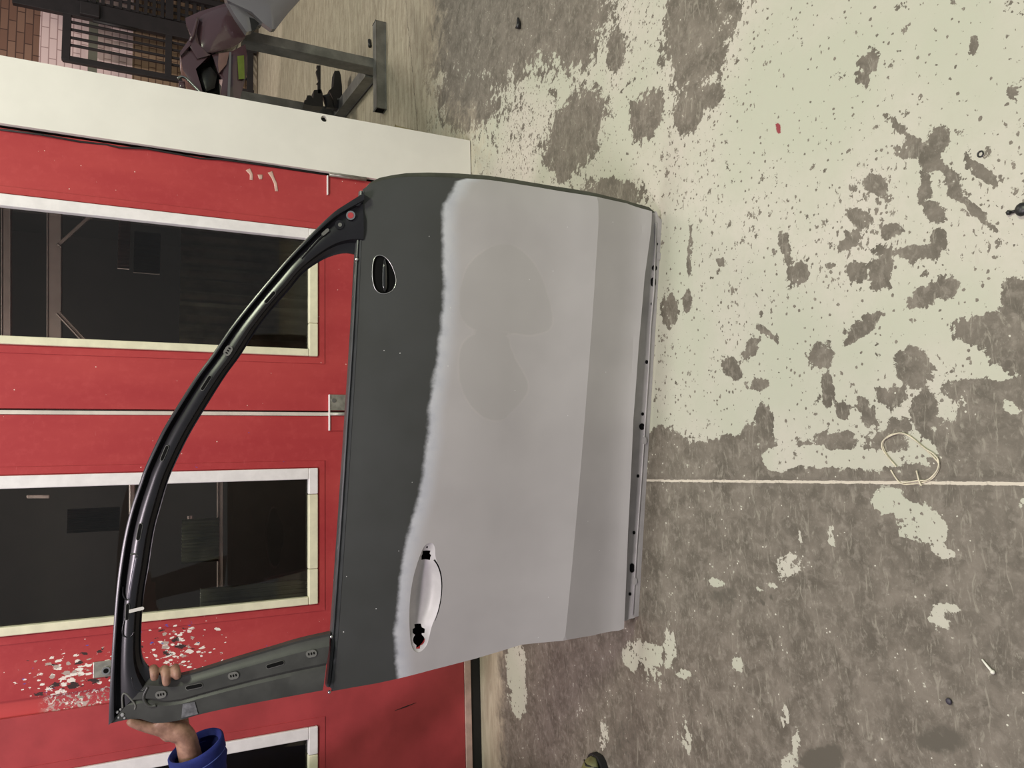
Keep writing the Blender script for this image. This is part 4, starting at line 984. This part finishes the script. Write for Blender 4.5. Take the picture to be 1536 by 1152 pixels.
fend = empty('car_fender', (ux+.15, BY-.1, .95)); parent_mats[fend.name] = Matrix.Translation(fend.location)
tag(fend, 'glossy grey car fender piece above the plum bumper corner, at the picture edge', 'car fender')
obj('outer_face', solid([(340,-30),(470,-30),(450,0),(432,20),(414,43),(408,44),(394,34),(378,18),(340,0)], BY-.20, .05, .008, .03), M['greypaint'], fend, angle=40, world=True)
obj('edge_fold', solid([(336,-6),(350,2),(372,20),(394,36),(384,40),(378,46),(370,48),(352,22)], BY-.17, .05, .004, .008), M['greypaint'], fend, angle=40, world=True)
obj('clip_tab', solid([(374,26),(381,28),(388,34),(384,44),(378,46),(376,36)], BY-.18, .02, .003), M['plastic'], fend, world=True)

# timber offcut behind the white panel edge
tb = onz(692, 213); b = bmesh.new()
bar(b, (1.452, 3.12, .004), (1.49, 3.16, .30), .05, .05, bev=.004)
for v in b.verts: v.co += Vector((.004*mnoise.noise(v.co*30), .004*mnoise.noise(v.co*31), 0))
tag(obj('timber_offcut', b, M['timber']), 'short rough timber offcut standing against the edge of the white panel', 'timber')

# ------------------------------------------------------------------ LITTER ON THE FLOOR
def floor_path(pts, r, z=None): return [tuple(onz(x, y, (z if z is not None else r))) for x, y in pts]
b = bmesh.new(); S1 = 256/1475
def rp(l): return [(1280+x*S1, 600+y*S1) for x, y in l]
loopA = rp([(370,575),(340,545),(300,490),(265,430),(250,380),(275,330),(330,295),(400,288),(470,298),(520,335),(580,385),(640,440),(700,500),(745,550),(740,600),(700,665),(650,700),(580,718),(500,728),(440,732),(400,715),(370,680),(345,640),(325,605)])
loopB = rp([(575,700),(510,712),(430,720),(600,690),(680,670),(735,590),(742,530),(700,470),(620,425),(540,360),(470,300),(410,285),(330,300),(262,345),(252,400),(280,460),(320,520)])
loopB = rp([(420,718),(500,705),(575,695),(640,698),(705,640),(738,580),(738,515),(690,460),(620,425),(540,352),(475,306),(410,278),(325,305),(250,350),(243,410),(275,465),(330,530),(372,578)])
tube(b, floor_path(smooth_poly(loopA, 2, False), .0016), .0016, 6); tube(b, floor_path(smooth_poly(loopB, 2, False), .0016, .004), .0015, 6)
tube(b, floor_path(rp([(545,610),(555,650),(565,690),(580,730),(592,742)]), .0022, .006), .0017, 6)
tag(obj('string_loop', b, M['string'], None, True), 'tied loop of pale string lying on the floor across the joint line', 'string')
b = bmesh.new(); tube(b, floor_path([(1473, 989), (1481, 999), (1489, 1008)], .0025), [.0016, .0022, .0026], 6)
bmesh.ops.create_icosphere(b, subdivisions=2, radius=.004, matrix=Matrix.Translation(onz(1489, 1008, .004)))
tag(obj('white_stick', b, simple('white_stick_mat', (.8, .78, .7), .5), None, True), 'tiny white stick lying alone on the bare dark floor', 'stick')
b = bmesh.new(); bmesh.ops.create_icosphere(b, subdivisions=2, radius=.012, matrix=Matrix.Translation(onz(1533, 314, .008)) @ Matrix.Diagonal((1, 1, .6, 1)))
tube(b, floor_path([(1530, 314), (1522, 317), (1514, 319)], .003), [.004, .003, .003], 6); bmesh.ops.create_icosphere(b, subdivisions=1, radius=.005, matrix=Matrix.Translation(onz(1513, 319, .005)))
tag(obj('debris_clip', b, M['plastic'], None, True), 'small black plastic clip on the floor at the near edge of the pale paint', 'clip')
b = bmesh.new(); tube(b, floor_path([(777, 27), (778, 36), (777, 43)], .008), [.004, .009, .012], 8)
tag(obj('debris_scrap', b, M['plastic'], None, True), 'tiny black scrap on the brown worn floor beyond the door', 'scrap')
b = bmesh.new(); c_ = onz(1470.5, 231, .0015); tube(b, [c_+np.array([.005*math.cos(a), .005*math.sin(a), 0]) for a in np.linspace(0, 2*PI, 16, False)], .0014, 6, closed=True)
tag(obj('washer', b, M['plastic'], None, True), 'small black washer ring on the pale painted floor', 'washer')
b = bmesh.new(); bmesh.ops.create_icosphere(b, subdivisions=2, radius=.006, matrix=Matrix.Translation(onz(1423, 1052, .003)) @ Matrix.Diagonal((1, 1, .5, 1)))
tag(obj('pebble', b, simple('dark_pebble', (.04, .035, .05), .5), None, True), 'dark pebble on the bare brown floor', 'pebble')
b = bmesh.new(); tube(b, floor_path([(554, 60), (555, 70)], .01), [.010, .012], 8)
tag(obj('debris_scrap', b, M['plastic'], None, True), 'tiny black scrap lying beside the front foot of the metal stand', 'scrap')
